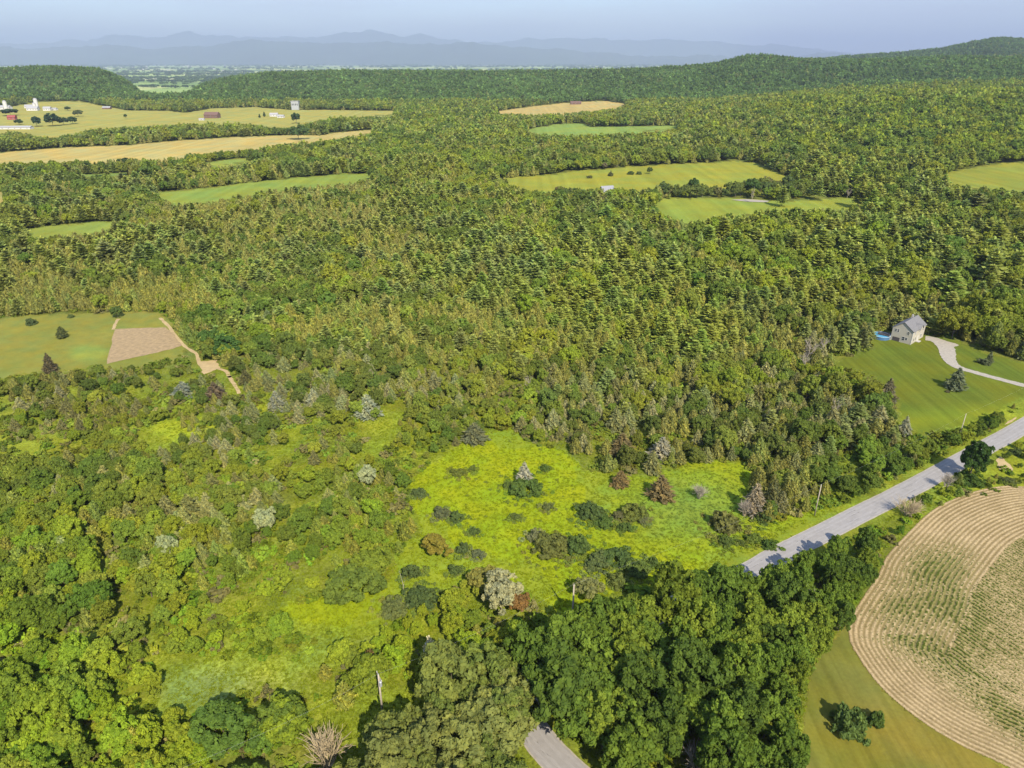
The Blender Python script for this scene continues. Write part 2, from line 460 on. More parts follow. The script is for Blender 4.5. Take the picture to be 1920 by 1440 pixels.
# ------------------------------------------------------------------ the mix of the wood, place by place
# (u, v, density, height, pine, cedar, broadleaf, spruce, tint multiplier, phrase)
G = (1.0, 1.0, 1.0)
CP = [
    # far belts
    (100, 265, 1, 11, .2, .1, .7, 0, (.9, .95, 1.1), "in the belt below the farm fields"),
    (450, 245, 1, 11, .2, .1, .7, 0, (.9, .95, 1.1), "in the belt below the farm fields"),
    (150, 315, 1, 11, .2, .1, .7, 0, (.8, .9, .95), "below the golden hay field"),
    (450, 300, 1, 11, .2, .2, .6, 0, (.95, 1, 1), "below the golden hay field"),
    (250, 345, 1, 11, .4, .2, .4, 0, (.95, 1, 1), "left of the long green pasture"),
    (600, 380, 1, 11, .5, .3, .2, 0, (1, 1, 1), "below the long green pasture"),
    (800, 330, 1, 11, .3, .3, .4, 0, (1.05, 1.05, 1), "in the wood left of the open field"),
    (800, 260, 1, 12, .2, .2, .6, 0, (.9, 1, 1), "in the wood beyond the pastures"),
    (1300, 270, 1, 12, .3, .2, .5, 0, (.95, 1, 1), "in the wood above the open field"),
    (1650, 270, 1, 14, .1, 0, .9, 0, (.95, 1.05, .9), "on the wooded slope at the right"),
    (1900, 260, 1, 14, .1, 0, .9, 0, (.9, 1, .9), "on the wooded slope at the right"),
    (1600, 340, 1, 14, .7, 0, .3, 0, (1.05, 1.05, .9), "in pines right of the open field"),
    (1700, 400, 1, 14, .6, 0, .4, 0, (1, 1, .9), "in pines right of the open field"),
    (1850, 400, 1, 14, .5, 0, .5, 0, (.85, .9, .9), "below the small right edge field"),
    (1100, 375, 1, 10, .3, .3, .4, 0, (.95, 1, .95), "around the grey roofed farmhouse"),
    (1420, 365, .8, 12, .3, .1, .6, 0, (.85, .95, .9), "around the grey roofed farmhouse"),
    (150, 395, 1, 11, .5, .3, .2, 0, (.9, .95, .95), "at the upper wood's left edge"),
    (60, 480, 1, 12, .75, .2, .05, 0, (.85, .9, .85), "in dark pines above the left field"),
    (250, 490, 1, 12, .6, .35, .05, 0, (.85, .9, .85), "in dark pines above the left field"),
    (400, 440, 1, 9, .25, .7, .05, 0, (1.1, 1.0, .95), "in the brown olive young wood"),
    (650, 430, 1, 9, .3, .6, .1, 0, (1.1, 1.0, .95), "in the brown olive young wood"),
    (100, 560, 1, 8, .2, .7, .1, 0, (1.0, .95, .9), "along the left field's top edge"),
    (330, 560, 1, 8, .2, .7, .1, 0, (1.1, 1.05, .9), "along the left field's top edge"),
    (600, 520, 1, 9, .55, .35, .1, 0, (1.0, 1.0, .95), "in the brown olive young wood"),
    (900, 430, 1, 11, .6, .2, .2, 0, (1.0, 1.02, .95), "in the pines below the open field"),
    (900, 530, 1, 11, .85, .1, .05, 0, (1.02, 1.08, .9), "in the light green pines, mid wood"),
    (1150, 500, 1, 12, .85, .05, .1, 0, (1.02, 1.08, .9), "in the light green pines, mid wood"),
    (1200, 430, 1, 11, .5, .2, .3, 0, (.9, 1, .95), "in the pines below the open field"),
    (1420, 440, 1, 13, .8, 0, .2, 0, (1.05, 1.08, .9), "in tall pines above the house"),
    (1500, 540, 1, 11, .4, .15, .45, 0, (1.0, 1.08, .85), "in tall pines above the house"),
    (1650, 480, 1, 14, .85, 0, .15, 0, (1.1, 1.1, .9), "in tall pines above the house"),
    (1800, 520, 1, 14, .8, 0, .2, 0, (1.0, 1.02, .9), "in tall pines above the house"),
    (1900, 620, 1, 12, .3, 0, .7, 0, (.75, .85, .8), "behind the driveway bend"),
    (1640, 600, 1, 9, .2, .4, .4, 0, (1, .95, .9), "behind the house and pool"),
    (420, 620, 1, 8, .15, .3, .55, 0, (.8, .95, .85), "right of the tan garden plot"),
    (600, 620, 1, 8, .4, .5, .1, 0, (1.1, 1.1, .9), "in low wood right of garden plot"),
    (820, 620, 1, 7, .15, .75, .1, 0, (1.25, 1.1, .9), "in the brown olive thicket"),
    (1050, 660, 1, 7, .1, .8, .1, 0, (1.3, 1.08, .9), "in the brown olive thicket"),
    (1100, 600, 1, 10, .8, .1, .1, 0, (1.15, 1.18, .85), "in yellow green pines above the thicket"),
    (1300, 640, 1, 10, .5, .3, .2, 0, (1.1, 1.12, .85), "in yellow green pines above the thicket"),
    (1420, 700, 1, 8, .1, .4, .4, .1, (.95, 1.0, .9), "left of the house lawn"),
    (1560, 660, .8, 8, .1, .5, .3, .1, (1.0, .95, .9), "left of the house lawn"),
    (1620, 800, 1, 9, .1, .45, .3, .15, (.82, .85, .85), "in the stand between lawn and road"),
    (1480, 800, 1, 8, .05, .45, .3, .2, (1.0, .95, .9), "in the stand between lawn and road"),
    (1450, 900, .95, 8, 0, .45, .35, .2, (1.0, .95, .9), "at the right edge of the bright meadow"),
    (1620, 900, .9, 4.5, 0, .05, .95, 0, (.95, 1.05, .8), "in the green bank above the road"),
    (1850, 790, .7, 4, 0, .1, .9, 0, (.9, 1.0, .8), "in the green bank above the road"),
    (680, 720, .9, 6.5, .05, .45, .15, .35, (1.15, 1.05, 1.0), "among pale spruces above the meadow"),
    (850, 740, .9, 6.5, .05, .45, .2, .3, (1.1, 1.05, 1.0), "among pale spruces above the meadow"),
    (1050, 760, 1, 7, .05, .5, .2, .25, (1.1, 1.05, .95), "along the bright meadow's top edge"),
    (1250, 780, 1, 7, .05, .5, .2, .25, (1.1, 1.0, .95), "along the bright meadow's top edge"),
    (1200, 850, .9, 6.5, 0, .5, .2, .3, (1.1, 1.0, .95), "along the bright meadow's top edge"),
    (760, 830, .55, 3.5, 0, .25, .6, .15, (1.1, 1.05, .8), "in the scrub left of the bright meadow"),
    (880, 800, .6, 4.5, 0, .3, .5, .2, (1.0, 1.0, .85), "along the bright meadow's top edge"),
    (560, 760, .6, 5.5, 0, .35, .3, .35, (1.05, 1.0, 1.0), "in grassy scrub below the garden plot"),
    (400, 740, .6, 4.5, 0, .45, .25, .3, (.95, .95, .95), "in grassy scrub below the garden plot"),
    (230, 720, .65, 4.5, 0, .5, .3, .2, (.85, .9, .85), "in the scrub below the left field"),
    (90, 740, .75, 5.5, 0, .55, .25, .2, (.85, .85, .85), "in the scrub below the left field"),
    (100, 830, .6, 4.2, 0, .5, .35, .15, (.9, .92, .85), "in the scrub below the left field"),
    (320, 830, .72, 4.5, 0, .5, .3, .2, (.95, .95, .9), "in the scrub below the left field"),
    (520, 850, .75, 5.0, 0, .4, .4, .2, (1.0, 1.0, .9), "in scrub left of the bright meadow"),
    (680, 920, .95, 5.5, 0, .35, .5, .15, (1.05, 1.08, .75), "in scrub left of the bright meadow"),
    (450, 930, 1, 6.5, 0, .2, .7, .1, (.95, 1.0, .8), "in the dark scrub wood at left"),
    (250, 930, 1, 6.5, 0, .25, .65, .1, (.95, 1.0, .8), "in the dark scrub wood at left"),
    (60, 930, 1, 6.5, 0, .2, .75, .05, (.95, 1.0, .8), "in the dark scrub wood at left"),
    (80, 1060, 1, 7, 0, .1, .85, .05, (.92, 1.08, .75), "in the dark scrub wood at left"),
    (300, 1060, .95, 6.5, 0, .2, .7, .1, (1.05, 1.1, .75), "in the yellow green scrub at left"),
    (500, 1060, .9, 6.0, 0, .25, .7, .05, (1.15, 1.15, .7), "in the yellow green scrub at left"),
    (680, 1040, .85, 6.0, 0, .2, .75, .05, (1.05, 1.12, .7), "on the bright meadow's left side"),
    (200, 1170, .95, 6.5, 0, .1, .9, 0, (.9, 1.0, .75), "in the lower left scrub"),
    (450, 1180, .75, 4.4, 0, .1, .9, 0, (1.15, 1.2, .65), "in the lower left scrub"),
    (400, 1270, .10, 3, 0, .1, .9, 0, (1.0, 1.0, .75), "beside the rough grass, lower left"),
    (240, 1300, .55, 4, 0, .1, .9, 0, (1.15, 1.15, .7), "beside the rough grass, lower left"),
    (60, 1350, 1, 7.8, 0, 0, 1, 0, (1.30, 1.30, .65), "in the lime trees, lower left corner"),
    (100, 1230, .9, 8, 0, 0, 1, 0, (1.6, 1.45, .65), "in the lime trees, lower left corner"),
    (600, 1250, .72, 4.4, 0, .1, .9, 0, (1.15, 1.15, .7), "left of the transformer pole"),
    (780, 1200, .82, 4.4, 0, .1, .9, 0, (1.2, 1.2, .65), "below the bright meadow"),
    (920, 1180, .9, 5.5, 0, .15, .85, 0, (1.0, 1.08, .7), "below the bright meadow"),
    (950, 1120, .6, 4.5, 0, .2, .8, 0, (1.05, 1.05, .8), "below the bright meadow"),
    (450, 1400, 1, 8, 0, 0, 1, 0, (.95, 1.08, .75), "at bottom, left of the bare shrub"),
    (300, 1440, .9, 6, 0, .1, .9, 0, (1.15, 1.2, .7), "at bottom, left of the bare shrub"),
    (1750, 980, .7, 3.0, 0, .1, .9, 0, (1.15, 1.15, .7), "between the road and the corn field"),
    (1650, 1020, .95, 4.5, 0, .05, .95, 0, (1.1, 1.15, .7), "between the road and the corn field"),
    (1900, 880, .4, 2.0, 0, .3, .7, 0, (1.0, 1.0, .8), "between the road and the corn field"),
]
CPA = np.array([c[:8] for c in CP], float)
CPT = np.array([c[8] for c in CP], float)


def mix_at(u, v):
    """inverse-distance mix of the control points; distances stretched with the perspective"""
    n = len(u); W = np.zeros((n, len(CP)), np.float32)
    s = np.clip((v - 100) / 600, 0.08, 1.4)
    for j in range(len(CP)):
        du = (u - CPA[j, 0]); dv = (v - CPA[j, 1]) * 2.2
        W[:, j] = 1.0 / ((du * du + dv * dv) / (s * s) + 400) ** 1.8
    near = W.argmax(1)
    W /= W.sum(1, keepdims=True)
    return W @ CPA[:, 2:8], (W @ CPT) ** np.array([.6, .9, 1.0]), near


# base colours of the kinds (albedo)
BASE = {"pine": (0.272, 0.305, 0.095), "cedar": (0.262, 0.258, 0.078), "broadleaf": (0.168, 0.200, 0.038), "spruce": (0.262, 0.262, 0.125)}

# ------------------------------------------------------------------ ground mesh (one sheet to the horizon), its open parts as objects of their own
UP = np.array([0, 0, 1.0])


def build_ground():
    na, nr = 620, 820
    aa = np.radians(np.concatenate([np.linspace(-180, -54, 26)[:-1], np.linspace(-54, 54, na - 50), np.linspace(54, 180, 26)[1:]]))
    rr = np.concatenate([[0.0, 20], np.geomspace(40, 70000, nr - 2)])
    A, RR = np.meshgrid(aa, rr, indexing='ij')
    X = RR * np.sin(A); Y = RR * np.cos(A)
    Z = height(X, Y)
    na, nr = X.shape
    V = np.stack([X, Y, Z], -1).reshape(-1, 3)
    idx = np.arange(na * nr).reshape(na, nr)
    F = np.stack([idx[:-1, :-1], idx[1:, :-1], idx[1:, 1:], idx[:-1, 1:]], -1).reshape(-1, 4)
    F = F[:, ::-1]
    x, y, z = V.T
    u, v, dep = proj(x, y, z)
    # ragged edges: warp the lookup a little with ground noise
    wx = (fbm(x / 6, y / 6, 21, 3) - 0.5) * 2; wy = (fbm(x / 6 + 77, y / 6, 22, 3) - 0.5) * 2
    amp = np.clip(2600 / dep, 0.5, 16)
    uu, vv = u + wx * amp, v + wy * amp * 0.6
    tint = np.empty((len(V), 3))
    # floor of the wood: low plants; near scrub stands in bright grass
    m, tm, _ = mix_at(u, v)
    grassy = np.clip(1.25 - m[:, 0], 0, 1) * np.clip((v - 640) / 120, 0, 1)
    n1 = fbm(x / 14, y / 14, 31); n2_ = fbm(x / 60, y / 60, 32)
    g = np.clip(grassy * 1.6 + (n1 - 0.5) * 1.2 * np.clip((v - 640) / 120, 0, 1), 0, 1)[:, None]
    floor = np.array([0.120, 0.135, 0.030]); grass = np.array([0.185, 0.215, 0.020])
    tint[:] = floor * (1 - g) + grass * g
    far = (dep > 3300) | ((dep > 2000) & (z < -6))
    # plain beyond the hills: a patchwork of fields and woods
    cx = x / 420 + 0.6 * fbm(x / 900, y / 900, 41); cy = y / 900 + 0.6 * fbm(x / 900, y / 900 + 50, 42)
    cell = vnoise(np.floor(cx) * 7.3 + 0.5, np.floor(cy) * 5.7 + 0.5, 43)
    pal = np.array([[0.07, 0.11, 0.04], [0.24, 0.33, 0.10], [0.38, 0.42, 0.16], [0.16, 0.24, 0.07], [0.30, 0.40, 0.12], [0.50, 0.50, 0.30]])
    pi = np.clip((cell * 6).astype(int), 0, 5)
    forest_hill = (z > -40)
    tint[far & ~forest_hill] = pal[pi][far & ~forest_hill]
    tint[far & forest_hill] = (0.045, 0.075, 0.022)
    front = y > 30
    fieldid = np.full(len(V), -1)
    for k, (name, (poly, colr, mt)) in enumerate(FIELDS.items()):
        crisp = name in ("lawn", "house_lawn")
        ins = in_poly(u if crisp else uu, v if crisp else vv, poly) & front & (dep < 3300)
        # the near edge of a far field lies hidden behind the tree tops: carry it on towards the camera
        if not crisp and name not in ("meadow", "left_meadow"):
            ins |= in_poly(uu, vv - 9, poly) & front & (dep < 3300)
        if name == "left_meadow":
            ins |= in_poly(uu, vv - 14, poly) & front
        fieldid[ins] = k
        c = np.array(colr) * (.84 if mt is M_HAY else 1.0)
        tint[ins] = c
    sel = fieldid == list(FIELDS).index("meadow")
    # drifts in the meadow: olive, lime and grey-green stands
    d1 = fbm(x / 11, y / 16, 51)[:, None]; d2 = fbm(x / 22 + 9, y / 22, 52)[:, None]
    me_c = np.array([0.215, 0.272, 0.011]) * (1 - d1) + np.array([0.240, 0.278, 0.011]) * d1
    me_c = np.where(d2 > 0.58, me_c * 0.55 + np.array([0.155, 0.215, 0.035]) * 0.45, me_c)
    pale = np.exp(-(((u - 1290) / 120) ** 2 + ((v - 950) / 60) ** 2))[:, None] * 0.75
    me_c = me_c * (1 - pale) + np.array([0.13, 0.215, 0.042]) * pale
    tint[sel] = me_c[sel]
    sel = fieldid == list(FIELDS).index("left_meadow")
    t = fbm(x / 18, y / 18, 53)[:, None]
    lm = np.array([0.145, 0.175, 0.034]) * (1 - t) + np.array([0.215, 0.200, 0.045]) * t
    spot = np.exp(-(((u - 165) / 36) ** 2 + ((v - 662) / 16) ** 2) ** 3)[:, None]
    lm = lm * (1 - spot) + np.array([0.20, 0.24, 0.05]) * spot
    tint[sel] = lm[sel]
    sel = fieldid == list(FIELDS).index("lawn")
    t = fbm(x / 9, y / 9, 54)[:, None]
    lw = np.array([0.112, 0.125, 0.016]) * (1 - t) + np.array([0.19, 0.160, 0.036]) * t
    tint[sel] = lw[sel]
    sel = fieldid == list(FIELDS).index("house_lawn")
    t = np.clip(1 - np.abs((v - 790) - (u - 1720) * -0.1) / 30, 0, 1)[:, None]
    hl = np.array([0.108, 0.132, 0.018]) * (1 - t) + np.array([0.150, 0.185, 0.018]) * t
    tint[sel] = hl[sel]
    # rough grey-green grass at lower left, orange-brown weeds, verge of the road
    for (gu, gv, ru, rv, colr, st) in ((410, 1290, 130, 42, (0.16, 0.20, 0.05), .9), (150, 790, 220, 60, (0.20, 0.225, 0.03), .6), (340, 800, 70, 30, (0.24, 0.29, 0.02), .8), (660, 1170, 150, 25, (0.22, 0.28, 0.02), .8),
                                       (500, 1230, 250, 30, (0.20, 0.25, 0.03), .6), (1300, 1405, 40, 28, (0.26, 0.17, 0.07), .9), (800, 1240, 160, 26, (0.22, 0.27, 0.03), .6), (1560, 950, 60, 30, (0.22, 0.28, 0.015), .8)):
        wgt = np.exp(-(((uu - gu) / ru) ** 2 + ((vv - gv) / rv) ** 2) ** 2)[:, None] * st
        sm = (fieldid == -1)[:, None] * wgt * front[:, None]
        tint = tint * (1 - sm) + np.array(colr) * sm
    rd = dist_line(x, y, ROADL)
    verge = np.clip(1 - np.abs(rd - 4.2) / 3.4, 0, 1)[:, None] * 0.85 * front[:, None]
    tint = tint * (1 - verge) + np.array([0.155, 0.19, 0.022]) * verge
    # split
    ff = fieldid[F]
    fid = ff[:, 0]
    inside_all = (ff == fid[:, None]).all(1) & (fid >= 0)
    for k in range(-1, len(FIELDS)):
        keep = (inside_all & (fid == k)) if k >= 0 else ~inside_all
        f = F[keep]
        if not len(f):
            continue
        ids, inv = np.unique(f, return_inverse=True)
        nm = "ground" if k < 0 else list(FIELDS)[k].split(".")[0]
        me = mesh_np(nm, V[ids], inv.reshape(-1, 4), [M_GROUND if k < 0 else list(FIELDS.values())[k][2]], smooth=True, tint=tint[ids])
        o = link(nm, me); tag(o, kind="structure")


build_ground()


def ribbon(name, line, w, z, mat, jitter=0.0):
    line = np.asarray(line); t = np.gradient(line, axis=0); t /= np.linalg.norm(t, axis=1)[:, None]
    nrm = np.stack([-t[:, 1], t[:, 0]], 1)
    w = np.broadcast_to(np.asarray(w, float), (len(line),)).copy()
    rows = []
    ks = np.linspace(-0.5, 0.5, 7)
    for k in ks:
        j = (rng.random(len(line)) - 0.5) * jitter * (abs(k) > 0.45)
        p = line + nrm * (w * k + j)[:, None]
        rows.append(np.column_stack([p, np.full(len(p), z)]))
    V = np.stack(rows, 1).reshape(-1, 3); n = len(line); m = len(ks)
    idx = np.arange(n * m).reshape(n, m)
    F = np.stack([idx[:-1, :-1], idx[1:, :-1], idx[1:, 1:], idx[:-1, 1:]], -1).reshape(-1, 4)[:, ::-1]
    return link(name, mesh_np(name, V, F, [mat], smooth=True))


def sheet(name, pts, z, mat):
    me = bpy.data.meshes.new(name); me.from_pydata([(x, y, z) for x, y in pts], [], [tuple(range(len(pts)))]); me.update(); me.materials.append(mat)
    if me.polygons[0].normal.z < 0: me.flip_normals()
    return link(name, me)


def densify(poly, n=6, jit=0.0):
    q = smooth_line(list(poly) + [poly[0]], n)[:-1]
    return [(float(a + random.uniform(-jit, jit)), float(b + random.uniform(-jit, jit))) for a, b in q]


def rough_edge(poly, n=9, jit=.35):
    out = []
    for (x0, y0), (x1, y1) in zip(poly, poly[1:] + poly[:1]):
        for i in range(n): out.append((x0 + (x1 - x0) * i / n + random.uniform(-jit, jit), y0 + (y1 - y0) * i / n + random.uniform(-jit, jit)))
    return out


RW = 5.0
tag(ribbon("road_shoulder", ROADL, RW + 0.6, 0.05, M_GRAVEL, 0.12), kind="structure")
M_ROAD = simple("road_asphalt", (0.30, 0.28, 0.265), 0.85, 0.6, 0.10)
tag(ribbon("road", ROADL, RW, 0.09, M_ROAD, 0.15), kind="structure")
M_WHEEL = simple("polished_wheel_track", (0.325, 0.305, 0.29), 0.8, 0.9, 0.10)
for off in (-1.75, -0.75, 0.9, 1.9):
    t = np.gradient(ROADL, axis=0); t /= np.linalg.norm(t, axis=1)[:, None]
    nrm = np.stack([-t[:, 1], t[:, 0]], 1)
    tag(ribbon("wheel_track", ROADL + nrm * off, 0.5, 0.096, M_WHEEL, 0.25), kind="structure")
dw = np.interp(np.linspace(0, 1, len(DRIVEL)), [0, .08, .2, .35, .5, .62, 1], [5.5, 5.5, 6.5, 5.0, 3.6, 3.1, 3.1])
tag(ribbon("driveway", DRIVEL, dw, 0.07, M_GRAVEL, 0.4), kind="structure")
tag(sheet("driveway_turnout", densify(P([(1752, 636), (1775, 640), (1797, 647), (1784, 653), (1778, 664), (1768, 652)]), 5, .1), 0.078, M_GRAVEL), kind="structure")
tag(sheet("garden_plot", rough_edge(P(PLOT)), 0.06, M_TAN), kind="structure")
tag(sheet("garden_plot", rough_edge(P(TAN2)), 0.06, M_SAND), kind="structure")
for ln, w in (([(222, 598), (216, 608), (213, 618)], 1.3), ([(300, 596), (316, 612), (334, 636), (350, 652), (368, 664), (374, 682), (392, 690)], 1.3), ([(392, 690), (420, 694), (432, 708)], 1.2), ([(430, 705), (437, 718), (449, 738)], 1.3)):
    tag(ribbon("dirt_path", smooth_line(P(ln), 6), w, 0.055, M_SAND, 0.4), kind="structure")
tag(sheet("bare_dirt", densify(P([(1868, 864), (1876, 857), (1886, 864), (1900, 880), (1894, 888), (1874, 880)]), 4, .25), 0.05, M_SAND), kind="structure")
tag(sheet("bare_dirt", densify(P([(1890, 790), (1906, 782), (1902, 788), (1884, 797)]), 3, .1), 0.05, M_SAND), kind="structure")

# ------------------------------------------------------------------ corn field: soil sheet with residue, rows that follow the headland, then straight rows
CW = np.array(P(CORN))
CWS = smooth_line(CW, 6)


def corn_field():
    m, nt, N, L, out = mat_new("corn_soil_and_residue")
    b = N.new("ShaderNodeBsdfDiffuse"); L.new(b.outputs[0], out.inputs[0])
    geo = N.new("ShaderNodeNewGeometry")
    ti = N.new("ShaderNodeAttribute"); ti.attribute_name = "tint"
    nz = N.new("ShaderNodeTexNoise"); nz.inputs["Scale"].default_value = 2.4; nz.inputs["Detail"].default_value = 6
    L.new(geo.outputs["Position"], nz.inputs["Vector"])
    mr = N.new("ShaderNodeMapRange"); mr.inputs[1].default_value = .3; mr.inputs[2].default_value = .7; mr.inputs[3].default_value = .72; mr.inputs[4].default_value = 1.25
    L.new(nz.outputs[0], mr.inputs[0])
    sc = N.new("ShaderNodeVectorMath"); sc.operation = 'SCALE'; L.new(ti.outputs["Color"], sc.inputs[0]); L.new(mr.outputs[0], sc.inputs["Scale"])
    L.new(sc.outputs[0], b.inputs[0])
    step = 0.20
    xs = np.arange(CW[:, 0].min() - 1, CW[:, 0].min() + 95, step); ys = np.arange(60, CW[:, 1].max() + 1, step)
    # rows ride on a small ridge-and-furrow profile, spacing 0.95 m
    X, Y = np.meshgrid(xs, ys, indexing='ij')
    poly = [tuple(p) for p in CWS]
    ins = in_poly(X, Y, poly)
    d = np.zeros(X.shape); d[ins] = dist_line(X[ins], Y[ins], CWS)
    return m, X, Y, ins, d


corn_mat, CX, CY, CINS, CD = corn_field()
HEAD = 17.0                                     # width of the rows that go round with the edge
ROWSP = 0.95
ca_, cb_ = np.array(at(1745, 1200)), np.array(at(1925, 1330))
rdir = (cb_ - ca_) / np.linalg.norm(cb_ - ca_); rn = np.array([-rdir[1], rdir[0]])
head = CD < HEAD
S = np.where(head, CD, 500 + (CX * rn[0] + CY * rn[1]))
ph = (S / ROWSP) % 1.0
ridge = np.cos(2 * np.pi * (ph - 0.5))
gx = fbm(CX / 9, CY / 9, 61); gx2 = fbm(CX / 3, CY / 3, 62)
CU, CV, _ = proj(CX, CY, np.zeros_like(CX))
green_zone = np.exp(-(((CU - 1765) / 60) ** 2 + ((CV - 1062) / 40) ** 2)) + np.exp(-(((CU - 1790) / 50) ** 2 + ((CV - 1140) / 45) ** 2)) + 1.0 * np.exp(-(((CU - 1830 - (CV - 1290) * 1.3) / 50) ** 2)) * (CV > 1190) \
    + 0.8 * np.exp(-(((CU - 1690) / 60) ** 2 + ((CV - 1150) / 60) ** 2)) + 0.62 * (~head)
green_zone = np.clip(green_zone * (0.35 + 1.2 * gx), 0, 1)


def corn_ground():
    idx = np.full(CX.shape, -1, np.int64)
    n = CINS.sum(); idx[CINS] = np.arange(n)
    z = 0.055 + 0.045 * (ridge[CINS] * 0.5 + 0.5)
    V = np.column_stack([CX[CINS], CY[CINS], z])
    q = np.stack([idx[:-1, :-1], idx[1:, :-1], idx[1:, 1:], idx[:-1, 1:]], -1).reshape(-1, 4)
    q = q[(q >= 0).all(1)]
    pale = np.array([0.40, 0.30, 0.165]); brown = np.array([0.20, 0.145, 0.065]); grn = np.array([0.17, 0.18, 0.04])
    k = np.clip(0.5 - 0.55 * ridge[CINS] + (gx2[CINS] - 0.5) * .6 + (gx[CINS] - .5) * .6, 0, 1)[:, None]
    tint = pale * (1 - k) + brown * k
    g = (green_zone[CINS] * np.clip(0.6 - ridge[CINS] * .5, 0, 1))[:, None] * 0.55
    tint = tint * (1 - g) + grn * g
    me = mesh_np("corn_field", V, q, [corn_mat], smooth=True, tint=tint)
    tag(link("corn_field", me), kind="structure")


corn_ground()

# ------------------------------------------------------------------ leaves, crowns, trunks
def unit(a):
    return a / np.maximum(np.linalg.norm(a, axis=-1, keepdims=True), 1e-9)


def leaves(c, axis, nrm, L_, W_, sag=0.25):
    """diamond leaf sprays: centre, long axis, normal, length, width"""
    a = unit(axis); n = unit(nrm - (nrm * a).sum(1, keepdims=True) * a); b = np.cross(a, n)
    L_ = np.broadcast_to(L_, (len(c),))[:, None] * 0.5; W_ = np.broadcast_to(W_, (len(c),))[:, None] * 0.5
    V = np.stack([c - a * L_, c + b * W_ - n * W_ * sag, c + a * L_, c - b * W_ - n * W_ * sag], 1).reshape(-1, 3)
    F = np.arange(len(V)).reshape(-1, 4)
    return V, F


def rdirs(g, n):
    return unit(g.normal(size=(n, 3)))


def crown_broad(seed, nclump=80, nleaf=80, leaf=0.45, flat=1.0, lobes=0.3, low=-0.45, rc0=.15, rc1=.30):
    """unit crown: radius 1 round, centre at 0.62, spans 0.25..1 of unit height (scaled apart)"""
    g = np.random.default_rng(seed)
    d = rdirs(g, nclump * 3); d = d[d[:, 2] > low][:nclump]
    rad = g.uniform(0.5, 0.88, len(d)) * (1 + lobes * np.sin(d[:, 0] * 3.1 + seed) * np.cos(d[:, 1] * 2.7 + seed * 2) + lobes * .5 * np.sin(d[:, 2] * 5 + seed))
    cc = d * rad[:, None]
    rc = g.uniform(rc0, rc1, len(d))
    k = len(d)
    dd = unit(g.normal(size=(k, nleaf, 3)) + 0.75 * d[:, None, :] + np.array([0, 0, 0.45]))
    c = cc[:, None, :] + dd * (rc[:, None, None] * g.uniform(0.72, 1.08, (k, nleaf, 1)))
    n = unit(dd + 0.55 * g.normal(size=dd.shape)); a = np.cross(n, g.normal(size=dd.shape))
    cv = g.uniform(0, 1, (k, 1)) * 0.5; var = np.clip(cv + 0.5 * g.uniform(0, 1, (k, nleaf)), 0, 1)
    c = c.reshape(-1, 3); n = n.reshape(-1, 3); a = a.reshape(-1, 3)
    s = leaf * g.uniform(0.6, 1.35, len(c))
    V, F = leaves(c, a, n, s * 1.25, s * 0.85)
    V[:, 2] *= flat
    return V, F, var.ravel()


def crown_pine(seed, H=1.0, whorls=15, nb=6, ns=6, tw=3, leaf=0.075, wid=0.034, R_=0.30, base=0.2, power=0.75):
    """height 1, crown radius R_"""
    g = np.random.default_rng(seed)
    C_, A_, N_, S_, K_ = [], [], [], [], []
    for w in range(whorls):
        t = (w + g.uniform(-.2, .2)) / whorls
        z = base + (1 - base) * np.clip(t, 0, 1) * 0.97
        Lw = R_ * max(0.08, (1 - t)) ** power * (0.75 + 0.45 * g.random())
        m = nb if t < 0.8 else max(3, nb - 2)
        a0 = g.uniform(0, 6.28)
        for b in range(m):
            az_ = a0 + 6.283 * b / m + g.uniform(-.3, .3)
            L_ = Lw * g.uniform(0.6, 1.15)
            rise = g.uniform(-0.02, 0.28) * (0.4 + t)
            out = np.array([math.cos(az_), math.sin(az_), 0]); side = np.array([-out[1], out[0], 0])
            kv = g.uniform(0, .45)
            for s in range(ns):
                f = (s + 1.0) / ns
                spread = L_ * 0.34 * math.sin(math.pi * min(f, 0.9)) + 0.012
                for q in range(tw):
                    sd = g.uniform(-1, 1) * spread
                    C_.append(out * L_ * f + side * sd + np.array([0, 0, z + rise * L_ * f + g.uniform(-.006, .012)]))
                    A_.append(out + side * sd / max(spread, 1e-3) * .8 + np.array([0, 0, g.uniform(0.0, .7)]))
                    N_.append(np.array([0, 0, 1.0]) + g.normal(size=3) * .34 + out * .25)
                    S_.append(g.uniform(.7, 1.25)); K_.append(kv + .55 * f * g.uniform(.6, 1))
    for s in range(5):                           # leader
        C_.append(np.array([g.normal() * .006, g.normal() * .006, 0.95 + .012 * s])); A_.append(UP + g.normal(size=3) * .35); N_.append(g.normal(size=3)); S_.append(.8); K_.append(.9)
    C_, A_, N_, S_ = map(np.array, (C_, A_, N_, S_))
    V, F = leaves(C_, A_, N_, leaf * S_, wid * S_ * 1.25, 0.3)
    return V, F, np.clip(np.array(K_), 0, 1)


